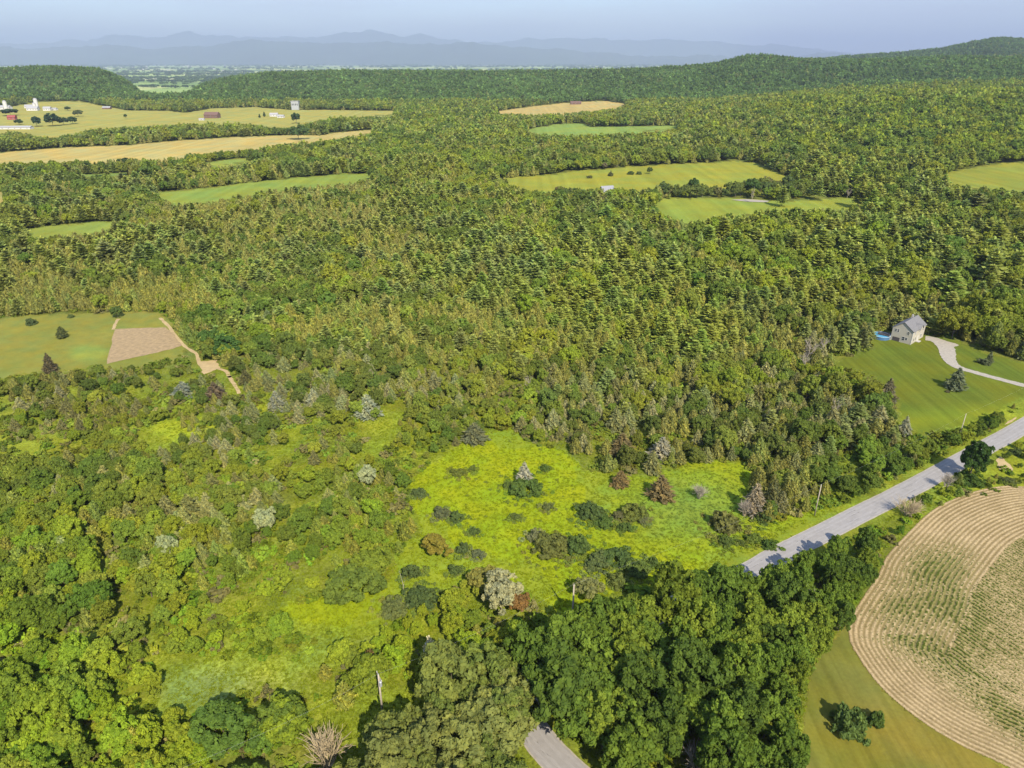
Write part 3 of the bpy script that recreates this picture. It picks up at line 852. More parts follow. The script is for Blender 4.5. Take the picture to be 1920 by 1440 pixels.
def crown_cone(seed, n=1500, leaf=0.10, wid=0.035, R_=0.32, prof=0.85, layers=7, upright=0.8, base=0.03, lump=0.28, belly=0.12):
    """dense shell: cedar (upright sprays) or spruce (layered, drooping sprays); height 1"""
    g = np.random.default_rng(seed)
    t = 1 - np.sqrt(g.uniform(0.0, 1, n)); az_ = g.uniform(0, 2 * np.pi, n)
    rprof = R_ * np.minimum((1 - t) ** prof, (t + 0.06) / belly * 1.0)
    lob = 1 + lump * np.sin(az_ * 3 + seed + 9 * t) * np.cos(az_ * 5 - 7 * t + seed) + lump * .6 * np.sin(az_ * 9 + t * 31 + seed)
    lay = 1 - 0.28 * ((t * layers + 0.15 * np.sin(az_ * 2 + seed)) % 1.0)
    r = rprof * lob * lay * g.uniform(0.78, 1.05, n)
    out = np.stack([np.cos(az_), np.sin(az_), np.zeros(n)], 1)
    c = out * r[:, None] + UP * (base + (1 - base) * t)[:, None]
    a = out * (1 - upright) + UP * (upright * 1.1 - 0.25) + g.normal(size=(n, 3)) * .28
    nn = out * 0.8 + UP * 0.55 + g.normal(size=(n, 3)) * .30
    s = g.uniform(.65, 1.3, n)
    var = np.clip(0.35 + 0.35 * np.sin(az_ * 4 + t * 13 + seed) + g.normal(size=n) * .2, 0, 1)
    V, F = leaves(c, a, nn, leaf * s, wid * s, .2)
    return V, F, var


def tube_np(pts, rad, n=6):
    pts = np.asarray(pts, float); rad = np.asarray(rad, float)
    t = unit(np.gradient(pts, axis=0)); ref = np.array([0.31, 0.95, 0.08])
    a = unit(np.cross(t, ref)); b = np.cross(t, a)
    th = np.arange(n) * 2 * np.pi / n
    V = pts[:, None, :] + (a[:, None, :] * np.cos(th)[None, :, None] + b[:, None, :] * np.sin(th)[None, :, None]) * rad[:, None, None]
    m = len(pts); idx = np.arange(m * n).reshape(m, n)
    F = np.stack([idx[:-1], np.roll(idx[:-1], -1, 1), np.roll(idx[1:], -1, 1), idx[1:]], -1).reshape(-1, 4)
    return V.reshape(-1, 3), F


def join(parts):
    V, F, o = [], [], 0
    for v, f in parts:
        V.append(v); F.append(f + o); o += len(v)
    return np.vstack(V), np.vstack(F)


def trunk_broad(seed):
    """unit tree: height 1, crown spans 0.3..1"""
    g = np.random.default_rng(seed)
    parts = [tube_np([(0, 0, -.02), (0.01, 0, .18), (0.0, .012, .36), (.02, 0, .55), (.01, .01, .78)], [.03, .021, .017, .011, .003], 7)]
    for k in range(7):
        z = g.uniform(.22, .5); az_ = 6.28 * k / 7 + g.uniform(-.4, .4); l = g.uniform(.2, .32)
        o = np.array([math.cos(az_), math.sin(az_), 0])
        p0 = np.array([0, 0, z]); p1 = p0 + o * l * .5 + UP * l * .45; p2 = p0 + o * l + UP * l * 1.1
        parts.append(tube_np([p0, p1, p2], [.012, .008, .002], 5))
    return join(parts)


def trunk_conifer(seed):
    g = np.random.default_rng(seed)
    parts = [tube_np([(0, 0, -.02), (0, 0, .3), (.004, 0, .65), (0, 0, .97)], [.018, .014, .008, .0015], 6)]
    for k in range(10):
        z = .16 + .07 * k; az_ = k * 2.4; l = .2 * (1 - z)
        parts.append(tube_np([(0, 0, z), (math.cos(az_) * l, math.sin(az_) * l, z + l * .15)], [.005, .001], 4))
    return join(parts)


def crown_broad_on(seed, rw=0.42, **kw):
    V, F, var = crown_broad(seed, **kw)
    V = V * np.array([rw, rw, 0.44]) + np.array([0, 0, 0.56])
    return V, F, var


print("building crowns")
KINDS = {}


def lod_set(kind, makers):
    """makers: list of three lists (near, mid, far) of (V,F,var)"""
    KINDS[kind] = [[mesh_np("%s_crown" % kind, V, F, [M_LEAF], var=var) for (V, F, var) in level] for level in makers]


lod_set("broadleaf", [
    [crown_broad_on(s, nclump=112, nleaf=66, leaf=0.115, lobes=.30, rc0=.12, rc1=.25) for s in (1, 2, 3, 4, 5, 6)],
    [crown_broad_on(s, nclump=44, nleaf=30, leaf=0.24) for s in (11, 12, 13, 14)],
    [crown_broad_on(s, nclump=22, nleaf=12, leaf=0.42) for s in (21, 22, 23, 24)]])
lod_set("pine", [
    [crown_pine(s, whorls=16, nb=7, ns=7, tw=4, leaf=.070, wid=.030) for s in (1, 2, 3, 4, 5)],
    [crown_pine(s, whorls=12, nb=6, ns=4, tw=2, leaf=.105, wid=.050) for s in (11, 12, 13, 14, 15)],
    [crown_pine(s, whorls=8, nb=5, ns=3, tw=1, leaf=.17, wid=.095) for s in (21, 22, 23)]])
lod_set("cedar", [
    [crown_cone(s, n=1800, leaf=.10, wid=.036, R_=.27, prof=.6, upright=.85, belly=.25) for s in (1, 2, 3, 4, 5)],
    [crown_cone(s, n=520, leaf=.17, wid=.06, R_=.26, prof=.65, upright=.9, belly=.25) for s in (11, 12, 13, 14, 15)],
    [crown_cone(s, n=170, leaf=.26, wid=.12, R_=.27, prof=.65, upright=.9, belly=.25) for s in (21, 22, 23)]])
lod_set("spruce", [
    [crown_cone(s, n=1700, leaf=.125, wid=.042, R_=.40, prof=.9, upright=.25, layers=8, lump=.34) for s in (1, 2, 3, 4, 5)],
    [crown_cone(s, n=620, leaf=.17, wid=.065, R_=.38, prof=.9, upright=.3, layers=6, lump=.34) for s in (11, 12, 13)],
    [crown_cone(s, n=170, leaf=.28, wid=.12, R_=.36, prof=.9, upright=.35, layers=4) for s in (21, 22)]])
SHRUB = []
for s in (31, 32, 33, 34, 35):
    V, F, var = crown_broad(s, nclump=70, nleaf=40, leaf=.16, lobes=.26, low=-.15, rc0=.14, rc1=.26)
    V = V * np.array([1, 1, .95]); V[:, 2] += .08
    SHRUB.append(mesh_np("shrub_foliage", V, F, [M_LEAF], var=var))
UNDER = []
for s in (41, 42, 43):
    V, F, var = crown_broad(s, nclump=12, nleaf=11, leaf=.42, lobes=.4, low=-.05)
    UNDER.append(mesh_np("undergrowth_foliage", V, F, [M_LEAF], var=var))
TUFT = []
for s in range(4):
    g = np.random.default_rng(70 + s); n = 16
    c = np.column_stack([g.normal(size=n) * .35, g.normal(size=n) * .35, np.full(n, .4)])
    V, F = leaves(c, np.column_stack([g.normal(size=n) * .45, g.normal(size=n) * .45, np.ones(n)]), g.normal(size=(n, 3)) * np.array([1, 1, .2]), 1.0 * g.uniform(.7, 1.2, n), .30, .1)
    TUFT.append(mesh_np("grass_tuft_blades", V, F, [M_LEAF], var=.4 + .2 * g.random(n)))
TR_B = [mesh_np("trunk", *trunk_broad(s), [M_BARK], smooth=True) for s in (1, 2, 3)]
TR_C = [mesh_np("trunk", *trunk_conifer(s), [M_BARK], smooth=True) for s in (1, 2)]


def bare_mesh(seed, kind="tree", fine=1.0):
    """leafless branching, height 1"""
    g = np.random.default_rng(seed); parts = []

    def grow(p, d, l, r, lev):
        pts = [p]; q = p.copy(); dd = d.copy()
        for _ in range(3):
            dd = unit((dd + g.normal(size=3) * .16 + UP * .05)[None])[0]; q = q + dd * l / 3; pts.append(q.copy())
        parts.append(tube_np(pts, np.linspace(r, r * .55, 4), 4 if lev else 6))
        if lev < 3:
            for k in range(4 if lev else 7):
                f = g.uniform(.35, 1) if lev or kind == "tree" else g.uniform(.02, .25)
                o = pts[min(3, int(f * 3) + 0)]
                nd = unit((dd * (.9 if lev else .7) + g.normal(size=3) * np.array([.6, .6, .3]))[None])[0]
                if nd[2] < .05: nd[2] = .1
                grow(o, nd, l * g.uniform(.5, .75), r * .5, lev + 1)
    if kind == "tree":
        grow(np.array([0, 0, -.01]), UP.copy(), .5, .018 * fine, 0)
    else:
        for k in range(15):
            az_ = g.uniform(0, 6.28); t = g.uniform(0, .75) ** .8
            d = unit(np.array([[math.cos(az_) * t, math.sin(az_) * t, 1]]))[0]
            grow(np.array([math.cos(az_), math.sin(az_), 0]) * .06 * g.random(), d, g.uniform(.5, .7), .014 * fine, 2)
            for _ in range(2):
                grow(d * .3, unit((d + g.normal(size=3) * .3)[None])[0], .4, .009 * fine, 2)
    V, F = join(parts)
    V[:, 2] /= max(V[:, 2].max(), .01)
    return V, F


BARE_T = [mesh_np("branches", *bare_mesh(s, "tree", 1.3), [M_GREYBARK]) for s in (1, 2, 3)]
BARE_S = [mesh_np("branches", *bare_mesh(s, "shrub", 1.2), [M_DEADWOOD]) for s in (4, 5)]
BARE_SG = [mesh_np("branches", *bare_mesh(s, "shrub", 1.2), [M_GREYBARK]) for s in (6,)]

# ------------------------------------------------------------------ instanced masses ("stuff")
def hidden_collection(name, meshes):
    c = bpy.data.collections.new(name)
    for i, me in enumerate(meshes):
        o = bpy.data.objects.new("%s_%02d" % (name, i), me)
        c.objects.link(o)
    return c


def scatter(name, pos, rz, scl, idx, tint, meshes, label, cat):
    n = len(pos)
    if n == 0:
        return None
    me = bpy.data.meshes.new(name)
    me.vertices.add(n); me.vertices.foreach_set("co", np.asarray(pos, np.float32).ravel())
    a = me.attributes.new("rot", 'FLOAT_VECTOR', 'POINT'); r3 = np.zeros((n, 3), np.float32); r3[:, 2] = rz
    r3[:, 0] = rng.normal(size=n) * .03; r3[:, 1] = rng.normal(size=n) * .03
    a.data.foreach_set("vector", r3.ravel())
    a = me.attributes.new("scl", 'FLOAT_VECTOR', 'POINT'); a.data.foreach_set("vector", np.asarray(scl, np.float32).ravel())
    a = me.attributes.new("pick", 'INT', 'POINT'); a.data.foreach_set("value", np.asarray(idx, np.int32))
    a = me.attributes.new("tint", 'FLOAT_VECTOR', 'POINT'); a.data.foreach_set("vector", np.asarray(tint, np.float32).ravel())
    o = link(name, me)
    ng = bpy.data.node_groups.new(name, 'GeometryNodeTree')
    ng.interface.new_socket("Geometry", in_out='INPUT', socket_type='NodeSocketGeometry')
    ng.interface.new_socket("Geometry", in_out='OUTPUT', socket_type='NodeSocketGeometry')
    N, L = ng.nodes, ng.links
    gi, go = N.new("NodeGroupInput"), N.new("NodeGroupOutput")
    ip = N.new("GeometryNodeInstanceOnPoints")
    ci = N.new("GeometryNodeCollectionInfo"); ci.inputs[0].default_value = hidden_collection(name + "_kinds", meshes)
    ci.inputs["Separate Children"].default_value = True; ci.inputs["Reset Children"].default_value = True

    def attr(nm, ty):
        x = N.new("GeometryNodeInputNamedAttribute"); x.data_type = ty; x.inputs["Name"].default_value = nm
        return x.outputs[0]
    L.new(gi.outputs[0], ip.inputs["Points"]); L.new(ci.outputs[0], ip.inputs["Instance"])
    ip.inputs["Pick Instance"].default_value = True
    L.new(attr("pick", 'INT'), ip.inputs["Instance Index"])
    e2r = N.new("FunctionNodeEulerToRotation"); L.new(attr("rot", 'FLOAT_VECTOR'), e2r.inputs[0]); L.new(e2r.outputs[0], ip.inputs["Rotation"])
    L.new(attr("scl", 'FLOAT_VECTOR'), ip.inputs["Scale"])
    L.new(ip.outputs[0], go.inputs[0])
    md = o.modifiers.new("scatter", 'NODES'); md.node_group = ng
    tag(o, label, cat, kind="stuff")
    return o


TREE_NAMES = {"pine": "pine_tree", "cedar": "cedar_tree", "broadleaf": "broadleaf_tree", "spruce": "spruce_tree"}


def place_tree(kind, x, y, z, h, w, tint, label, group=None, rz=None, level=0, pick=None, cat="tree"):
    """w: crown width in metres"""
    e = empty(TREE_NAMES[kind], (x, y, z), rng.uniform(0, 6.28) if rz is None else rz)
    tag(e, label, cat, group)
    ms = KINDS[kind][level]
    me = ms[rng.integers(len(ms))] if pick is None else ms[pick % len(ms)]
    nat = {"pine": .30, "cedar": .27, "broadleaf": .42, "spruce": .40}[kind]
    sx = w / (2 * nat) * rng.uniform(.93, 1.07); sy = w / (2 * nat) * rng.uniform(.93, 1.07)
    c = link("crown", me, e); c.scale = (sx, sy, h); c["tint"] = [float(t) for t in tint]
    t = link("trunk", (TR_B if kind == "broadleaf" else TR_C)[rng.integers(2)], e)
    t.scale = (h * .75, h * .75, h * .92) if kind == "broadleaf" else (h, h, h * .97)
    return e


def place_shrub(x, y, w, h, tint, label, group=None, pick=None):
    me = SHRUB[rng.integers(len(SHRUB))] if pick is None else SHRUB[pick]
    o = link("shrub", me); o.location = (x, y, 0); o.rotation_euler = (0, 0, rng.uniform(0, 6.28))
    o.scale = (w / 2, w / 2 * rng.uniform(.85, 1.1), h); o["tint"] = [float(t) for t in tint]
    tag(o, label, "bush", group)
    return o


def bare(name, x, y, h, w, meshes, label, lean=(0, 0)):
    e = empty(name, (x, y, 0), rng.uniform(0, 6.28)); tag(e, label, "bare tree" if name == "dead_tree" else "bare bush")
    o = link("branches", meshes[rng.integers(len(meshes))], e); o.scale = (w, w, h)
    if h > 12: o.scale = (w * .4, w * .4, h)
    e.rotation_euler = (lean[0], lean[1], e.rotation_euler[2])
    return e


# ------------------------------------------------------------------ scatter the wood
CLEAR = [f[0] for k, f in FIELDS.items()] + [CORN, [(p[0], p[1]) for p in PLOT], TAN2,
         [(985, 1378), (1035, 1368), (1075, 1400), (1120, 1445), (1160, 1500), (990, 1500)],           # road seen through the trees
         [(972, 1258), (1000, 1256), (998, 1280), (975, 1276)],
         [(1370, 1078), (1398, 1060), (1469, 1020), (1547, 983), (1684, 911), (1798, 849), (1920, 781), (1945, 772), (1945, 812), (1850, 852), (1700, 926), (1560, 1002), (1480, 1036), (1412, 1072)],
         [(1255, 1395), (1300, 1385), (1330, 1440), (1330, 1500), (1240, 1500)],
         [(300, 1268), (420, 1245), (540, 1240), (540, 1280), (420, 1310), (300, 1315)],
         [(520, 1130), (640, 1120), (720, 1130), (700, 1175), (560, 1180)],
         [(265, 800), (330, 785), (345, 810), (300, 830), (262, 830)],
         [(695, 790), (745, 778), (735, 820), (700, 850), (690, 820)],
         [(600, 1330), (560, 1440), (690, 1440), (680, 1350)],
         [(664, 1290), (690, 1258), (742, 1258), (768, 1300), (756, 1344), (676, 1344)], [(1050, 1098), (1092, 1098), (1092, 1156), (1052, 1156)],
         [(700, 1330), (780, 1322), (850, 1290), (900, 1246), (790, 1300)],
         ]
CLEAR += [[(788, 1180), (832, 1180), (836, 1252), (790, 1252)], [(340, 650), (362, 650), (380, 676), (364, 682)], [(408, 682), (428, 688), (458, 738), (440, 744), (405, 706)], [(966, 1252), (1004, 1250), (1004, 1284), (968, 1282)]]
CLEARB = [(min(p[0] for p in c), max(p[0] for p in c), min(p[1] for p in c), max(p[1] for p in c)) for c in CLEAR]
BANDT = [(968, 1290), (985, 1245), (1030, 1205), (1130, 1155), (1200, 1125), (1330, 1095), (1440, 1060), (1520, 1025), (1600, 985), (1650, 985), (1640, 1040), (1625, 1100), (1560, 1180), (1505, 1240), (1490, 1340), (1480, 1600), (1120, 1600), (1020, 1380)]
BANDL = [(690, 1350), (760, 1312), (820, 1290), (880, 1250), (985, 1245), (1010, 1320), (1000, 1400), (985, 1600), (520, 1600), (680, 1400)]


def hits_clear(x, y, z, h, r, only=None):
    bad = np.zeros(len(x), bool)
    pts = []
    for (dx, fz) in ((0, 0.0), (0, 1.0), (0, .75), (-.8, .55), (.8, .55), (0, .3)):
        pts.append(proj(x + dx * r, y, z + h * fz)[:2])
    for pi_, (poly, (a, b, c, d)) in enumerate(zip(CLEAR, CLEARB)):
        if only is not None and pi_ not in only: continue
        for (u, v) in pts:
            m = (u > a) & (u < b) & (v > c) & (v < d) & ~bad
            if m.any():
                i = np.where(m)[0]
                bad[i[in_poly(u[i], v[i], poly)]] = True
    return bad


def candidates():
    out = []
    for (r0, r1, s) in ((58, 170, 2.7), (170, 330, 2.8), (330, 700, 3.4), (700, 1100, 4.8), (1100, 1800, 7.0), (1800, 3500, 9.5), (3500, 6500, 15.0)):
        ys = np.arange(r0 * .75, r1, s); xs = np.arange(-r1 * .95, r1 * .95, s)
        X, Y = np.meshgrid(xs, ys); X = X.ravel() + rng.uniform(-.48, .48, X.size) * s; Y = Y.ravel() + rng.uniform(-.48, .48, Y.size) * s
        D = Y
        k = (D >= r0 * 1.0) & (D < r1) & (np.abs(X) < Y * .82 + 45)
        if r0 == 3500:                          # only the wooded high ground counts
            k &= height(X, Y) > -10
        X, Y = X[k], Y[k]
        out.append(np.column_stack([X, Y, np.full(len(X), s)]))
    return np.vstack(out)


print("scatter")
cand = candidates()
x, y, sp_ = cand.T
z = height(x, y)
# fold away what lies behind a crest or outside the picture's neighbourhood
u, v, dep = proj(x, y, z)
k = (u > -520) & (u < 2440) & (v < 1900)
x, y, z, sp_, u, v, dep = [a[k] for a in (x, y, z, sp_, u, v, dep)]
mx, tm, near = mix_at(u, v)
dens, hh = mx[:, 0], mx[:, 1]
hill = v < 232
far_hill = dep > 1700
hh = hh * np.interp(v, [330, 420, 650, 700, 900, 1200, 1300], [1, .84, .84, .80, .76, .80, .95])
hh = np.where(far_hill, 12.5, hh)
n = len(x)
pr = mx[:, 2:6].copy()
# clusters: sharpen the mix with noise so that kinds stand in groups
cl = [fbm(x / 34 + 50 * i, y / 34, 80 + i, 3) for i in range(4)]
for i in range(4):
    pr[:, i] = np.maximum(pr[:, i], 0.0) * np.exp((cl[i] - .5) * 7)
pr[far_hill] = np.array([.14, .0, .86, 0])
pr /= pr.sum(1, keepdims=True)
cum = pr.cumsum(1); kind = (rng.random((n, 1)) > cum[:, :3]).sum(1)
size = np.clip(np.exp(rng.normal(size=n) * .26), .55, 1.5)
tallp = np.array([1.08, .80, .95, .90])[kind]
hts = hh * size * tallp
wid = hts * np.array([.88, .70, .85, .78])[kind] * rng.uniform(.85, 1.2, n)
near_b = (kind == 2)
thin = fbm(x / 13, y / 13, 90, 3)
pk = np.where(dens > .97, 1.0, np.clip(dens * 1.9 * np.clip((thin - .5) * 2.6 + .5, 0, 1) + dens * .12, 0, 1))
keep_sp = np.clip((sp_ / (wid * .58)) ** 2, 0, 1)         # big crowns need more room
keep = rng.random(n) < pk * keep_sp
# hidden behind hills: cull by comparing with the crest line seen from 60 m higher is not needed; only drop the far plain
plain = (dep > 2000) & (z < -6)
keep &= ~plain | (rng.random(n) < 0.0)
x, y, z, u, v, dep, kind, hts, wid, tm, near, sp_ = [a[keep] for a in (x, y, z, u, v, dep, kind, hts, wid, tm, near, sp_)]
bad = hits_clear(x, y, z, hts, wid / 2)
rd = dist_line(x, y, ROADL); bad |= (rd < 3.6 + wid * .20)
dd = dist_line(x, y, DRIVEL); bad |= dd < 4.5
# the two hand-planted belts at the bottom are filled below
cu, cv, _ = proj(x, y, z + hts * .6)
bad |= in_poly(cu, cv, BANDT) | in_poly(cu, cv, BANDL)
ok = ~bad
x, y, z, u, v, dep, kind, hts, wid, tm, near = [a[ok] for a in (x, y, z, u, v, dep, kind, hts, wid, tm, near)]


BELT_CLEAR = [i for i, c in enumerate(CLEAR) if i >= len(FIELDS) or list(FIELDS)[i] in ('lawn',)]


def belt(poly, zc, sp, h0, h1, ratio, tints, minrd):
    pw = np.array(P(poly, zc)); a, b = pw.min(0), pw.max(0); a[1] = max(a[1], 30)
    pts = []
    tries = 0
    while tries < 6000:
        tries += 1
        p = np.array([random.uniform(a[0], b[0]), random.uniform(a[1], b[1])])
        uu, vv, _ = proj(p[0], p[1], zc)
        if not in_poly([uu], [vv], poly)[0]: continue
        h = random.uniform(h0, h1) * float(np.interp(uu, [1250, 1400, 1560], [1, .78, .60])) if poly is BANDT else random.uniform(h0, h1)
        if any((p[0] - q[0]) ** 2 + (p[1] - q[1]) ** 2 < (sp * min(1, h / 11)) ** 2 for q in pts): continue
        if dist_line(p[0], p[1], ROADL) < minrd: continue
        w = h * ratio * random.uniform(.85, 1.15)
        if hits_clear(np.array([p[0]]), np.array([p[1]]), np.zeros(1), np.array([h]), np.array([w / 2 * .85]), BELT_CLEAR)[0]: continue
        pts.append((p[0], p[1], h, w, random.choice(tints)))
    return pts


b1 = belt(BANDT, 8.5, 5.0, 11, 16, .72, [(.090, .140, .022), (.112, .165, .024), (.078, .120, .022), (.145, .190, .025)], 3.4)
b2 = belt(BANDL, 7.5, 4.9, 9, 13, .80, [(.145, .170, .040), (.125, .160, .034), (.165, .182, .050)], 3.4)
BELT = [(b, "in the dark wood hiding the road") for b in b1] + [(b, "in the grey green trees, bottom middle") for b in b2]
for b in b1:
    pass
for (px, py, h, w, tn) in ((935, 1400, 12, 11.5, b2[0][4]), (962, 1352, 10, 8.5, b2[0][4]), (900, 1440, 12, 12, b2[0][4])):
    X, Y = at(px, py); b2.append((X, Y, h, w, tn)); BELT.append((b2[-1], "in the grey green trees, bottom middle"))
for (px, py, h, w) in ((1058, 1330, 13, 10.5), (1062, 1275, 13, 10), (1100, 1385, 13, 10), (1130, 1240, 14, 10)):
    X, Y = at(px, py); b1.append((X, Y, h, w, (.095, .145, .022))); BELT.append((b1[-1], "in the dark wood hiding the road"))
print("trees", len(x), "belts", len(b1), len(b2))

names = ["pine", "cedar", "broadleaf", "spruce"]
# colour words and groups
COLW = {"pine": ["deep green", "fresh green", "olive green"], "cedar": ["brown olive", "olive green", "olive brown"], "broadleaf": ["dark green", "leafy green", "lime green"], "spruce": ["grey green", "pale silvery", "brown green"]}
KINDW = {"pine": "pine", "cedar": "cedar", "broadleaf": "broadleaf tree", "spruce": "spruce"}
sizeratio = hts / dep
inview = (u > -15) & (u < 1935) & (proj(x, y, z + hts * .6)[1] < 1440)
tone = np.clip((fbm(x / 26, y / 26, 130, 3) - .5) * 7 + 1.5 + rng.normal(size=len(x)) * .55, 0, 2.99).astype(int)
TONE = {"pine": [(.80, .86, .95), (.98, 1.04, .9), (1.08, 1.03, .9)], "cedar": [(1.02, 1.0, .95), (.86, .96, .9), (1.05, .96, .88)],
        "broadleaf": [(.62, .72, .85), (.92, .97, 1.0), (1.14, 1.12, .85)], "spruce": [(.85, .92, .8), (1.2, 1.2, 1.2), (.88, .84, .7)]}
TREES = []
for ki, kn in enumerate(names):
    m = np.where(kind == ki)[0]
    base = np.array(BASE[kn])
    tint = base * tm[m] * np.array(TONE[kn])[tone[m]] * np.exp(rng.normal(size=(len(m), 1)) * .09) * np.exp(rng.normal(size=(len(m), 3)) * .05)
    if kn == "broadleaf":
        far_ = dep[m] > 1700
        tint[far_] = base * np.array([.55, .78, 1.2]) * np.exp(rng.normal(size=(far_.sum(), 1)) * .22)  # bluish cast of distant haze put into the far trees' colour
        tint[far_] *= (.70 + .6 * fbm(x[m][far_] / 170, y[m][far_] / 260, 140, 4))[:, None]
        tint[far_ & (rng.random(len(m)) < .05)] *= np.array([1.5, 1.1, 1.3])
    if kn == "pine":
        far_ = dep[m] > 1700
        tint[far_] = base * np.array([.5, .65, .85])  # far pines likewise carry some haze blue in their tint
    tint[:, 0] = np.minimum(tint[:, 0], tint[:, 1] * {'pine': .90, 'cedar': 1.03, 'broadleaf': .92, 'spruce': 1.04}[kn])
    tint *= np.minimum(1, .30 / tint[:, 1])[:, None]
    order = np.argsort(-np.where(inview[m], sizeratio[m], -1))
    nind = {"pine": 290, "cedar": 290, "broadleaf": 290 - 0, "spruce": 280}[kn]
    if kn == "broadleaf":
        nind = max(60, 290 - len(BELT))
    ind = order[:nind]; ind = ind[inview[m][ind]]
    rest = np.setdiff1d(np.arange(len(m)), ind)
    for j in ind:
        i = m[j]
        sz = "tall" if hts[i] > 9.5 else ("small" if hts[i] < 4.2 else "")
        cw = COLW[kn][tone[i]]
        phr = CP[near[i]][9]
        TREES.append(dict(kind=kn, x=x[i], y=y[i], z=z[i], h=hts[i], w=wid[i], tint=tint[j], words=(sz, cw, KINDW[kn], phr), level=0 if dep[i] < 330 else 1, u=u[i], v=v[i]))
    # the rest of the kind: one mass
    pos, scl, idx, tn = [], [], [], []
    meshes = KINDS[kn][0] + KINDS[kn][1] + KINDS[kn][2]
    n0, n1_, n2__ = map(len, KINDS[kn])
    mi = m[rest]; tt = tint[rest]; d_ = dep[mi]
    lv = np.where(d_ < 260, 0, np.where(d_ < 800, 1, 2))
    off = np.array([0, n0, n0 + n1_])[lv]; cnt = np.array([n0, n1_, n2__])[lv]
    pick = off + (rng.random(len(mi)) * cnt).astype(int)
    nat = {"pine": .30, "cedar": .27, "broadleaf": .42, "spruce": .40}[kn]
    s_ = wid[mi] / (2 * nat)
    S3 = np.column_stack([s_, s_, hts[mi]])
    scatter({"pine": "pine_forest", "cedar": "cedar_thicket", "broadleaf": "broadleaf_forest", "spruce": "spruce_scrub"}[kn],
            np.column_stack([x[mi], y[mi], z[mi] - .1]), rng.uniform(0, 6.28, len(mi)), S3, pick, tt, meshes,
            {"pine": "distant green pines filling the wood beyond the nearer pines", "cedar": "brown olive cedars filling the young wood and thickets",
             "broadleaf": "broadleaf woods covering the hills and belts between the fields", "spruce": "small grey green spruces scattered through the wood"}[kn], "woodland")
for (bx, by, bh, bw, bt), phr in BELT:
    jt = np.array(bt) * np.exp(rng.normal() * .08)
    bu, bv, _ = proj(bx, by, bh * .6)
    TREES.append(dict(kind="broadleaf", x=bx, y=by, z=0, h=bh, w=bw, tint=jt, words=("large" if bh > 13.5 else "", "darker" if bt[1] < .15 else "lighter", "broadleaf tree", phr), level=0, u=float(bu), v=float(bv)))
# the row of trees behind the lower open field and the trees hiding the farmhouse
for (x0, y0, x1, y1, nn_, h0, h1, phr) in ((1228, 372, 1500, 366, 26, 7, 12, "in the row behind the lower field"), (1380, 362, 1490, 352, 9, 8, 12, "behind the tree row by the yard"),
                                           (1035, 380, 1215, 392, 16, 7, 10, "in front of the grey roofed farmhouse"), (1060, 372, 1115, 374, 5, 6, 8, "just left of the grey roofed farmhouse"), (1150, 374, 1175, 376, 3, 7, 9, "just right of the grey roofed farmhouse")):
    for i in range(nn_):
        t = (i + .5) / nn_; px = x0 + (x1 - x0) * t + random.uniform(-3, 3); py = y0 + (y1 - y0) * t + random.uniform(-2, 2)
        X, Y = at(px, py); h = random.uniform(h0, h1); tt_ = random.choice([(.11, .14, .04), (.085, .12, .04), (.15, .15, .06), (.13, .16, .04)])
        TREES.append(dict(kind="broadleaf", x=X, y=Y, z=float(height(X, Y)), h=h, w=h * random.uniform(.7, 1.0), tint=np.array(tt_), words=("", {.11: "mid green", .085: "dark green", .15: "brownish", .13: "olive green"}[tt_[0]], "broadleaf tree", phr), level=1, u=px, v=py))
groups = {}
for t in TREES:
    groups.setdefault(t["words"], []).append(t)
for wds, g in groups.items():
    g.sort(key=lambda t: t["u"])
    for i, t in enumerate(g):
        t["side"] = "" if len(g) < 2 else (("left", "right")[i * 2 // len(g)] if len(g) < 5 else ("left", "middle", "right")[i * 3 // len(g)])
    g.sort(key=lambda t: -t["v"])
    for i, t in enumerate(g):
        t["deep"] = "" if len(g) < 4 else ("near", "far")[i * 2 // len(g)] if len(g) < 9 else ("near", "middle", "far")[i * 3 // len(g)]
    cells = {}
    for t in g:
        cells.setdefault((t["side"], t["deep"]), []).append(t)
    for (sd, dp), c in cells.items():
        c.sort(key=lambda t: t["w"] / t["h"])
        for i, t in enumerate(c):
            shape = "" if len(c) < 2 else (("narrow", "broad")[i] if len(c) == 2 else ("narrow", "rounded", "broad")[i * 3 // len(c)])
            tail = {"near": "nearer", "far": "farther", "middle": "midway", "": ""}[dp]
            lab_ = [shape] + " ".join(wds).split() + ([tail + " on the " + sd] if tail and sd else (["on the " + sd] if sd else []))
            t["label"] = " ".join(" ".join(lab_).split()).replace(" " + tail + " on", ", " + tail + " on") if tail else " ".join(" ".join(lab_).split())
            if len(t["label"].split()) > 16: t["label"] = t["label"].replace("farther on the", "farther").replace("nearer on the", "nearer").replace("midway on the", "midway")
            grp = " ".join(("%s %s %ss %s" % wds).split()).replace("spruces", "spruces")
            place_tree(t["kind"], t["x"], t["y"], t["z"], t["h"], t["w"], t["tint"], t["label"], grp, level=t["level"])
print("individual trees", len(TREES))

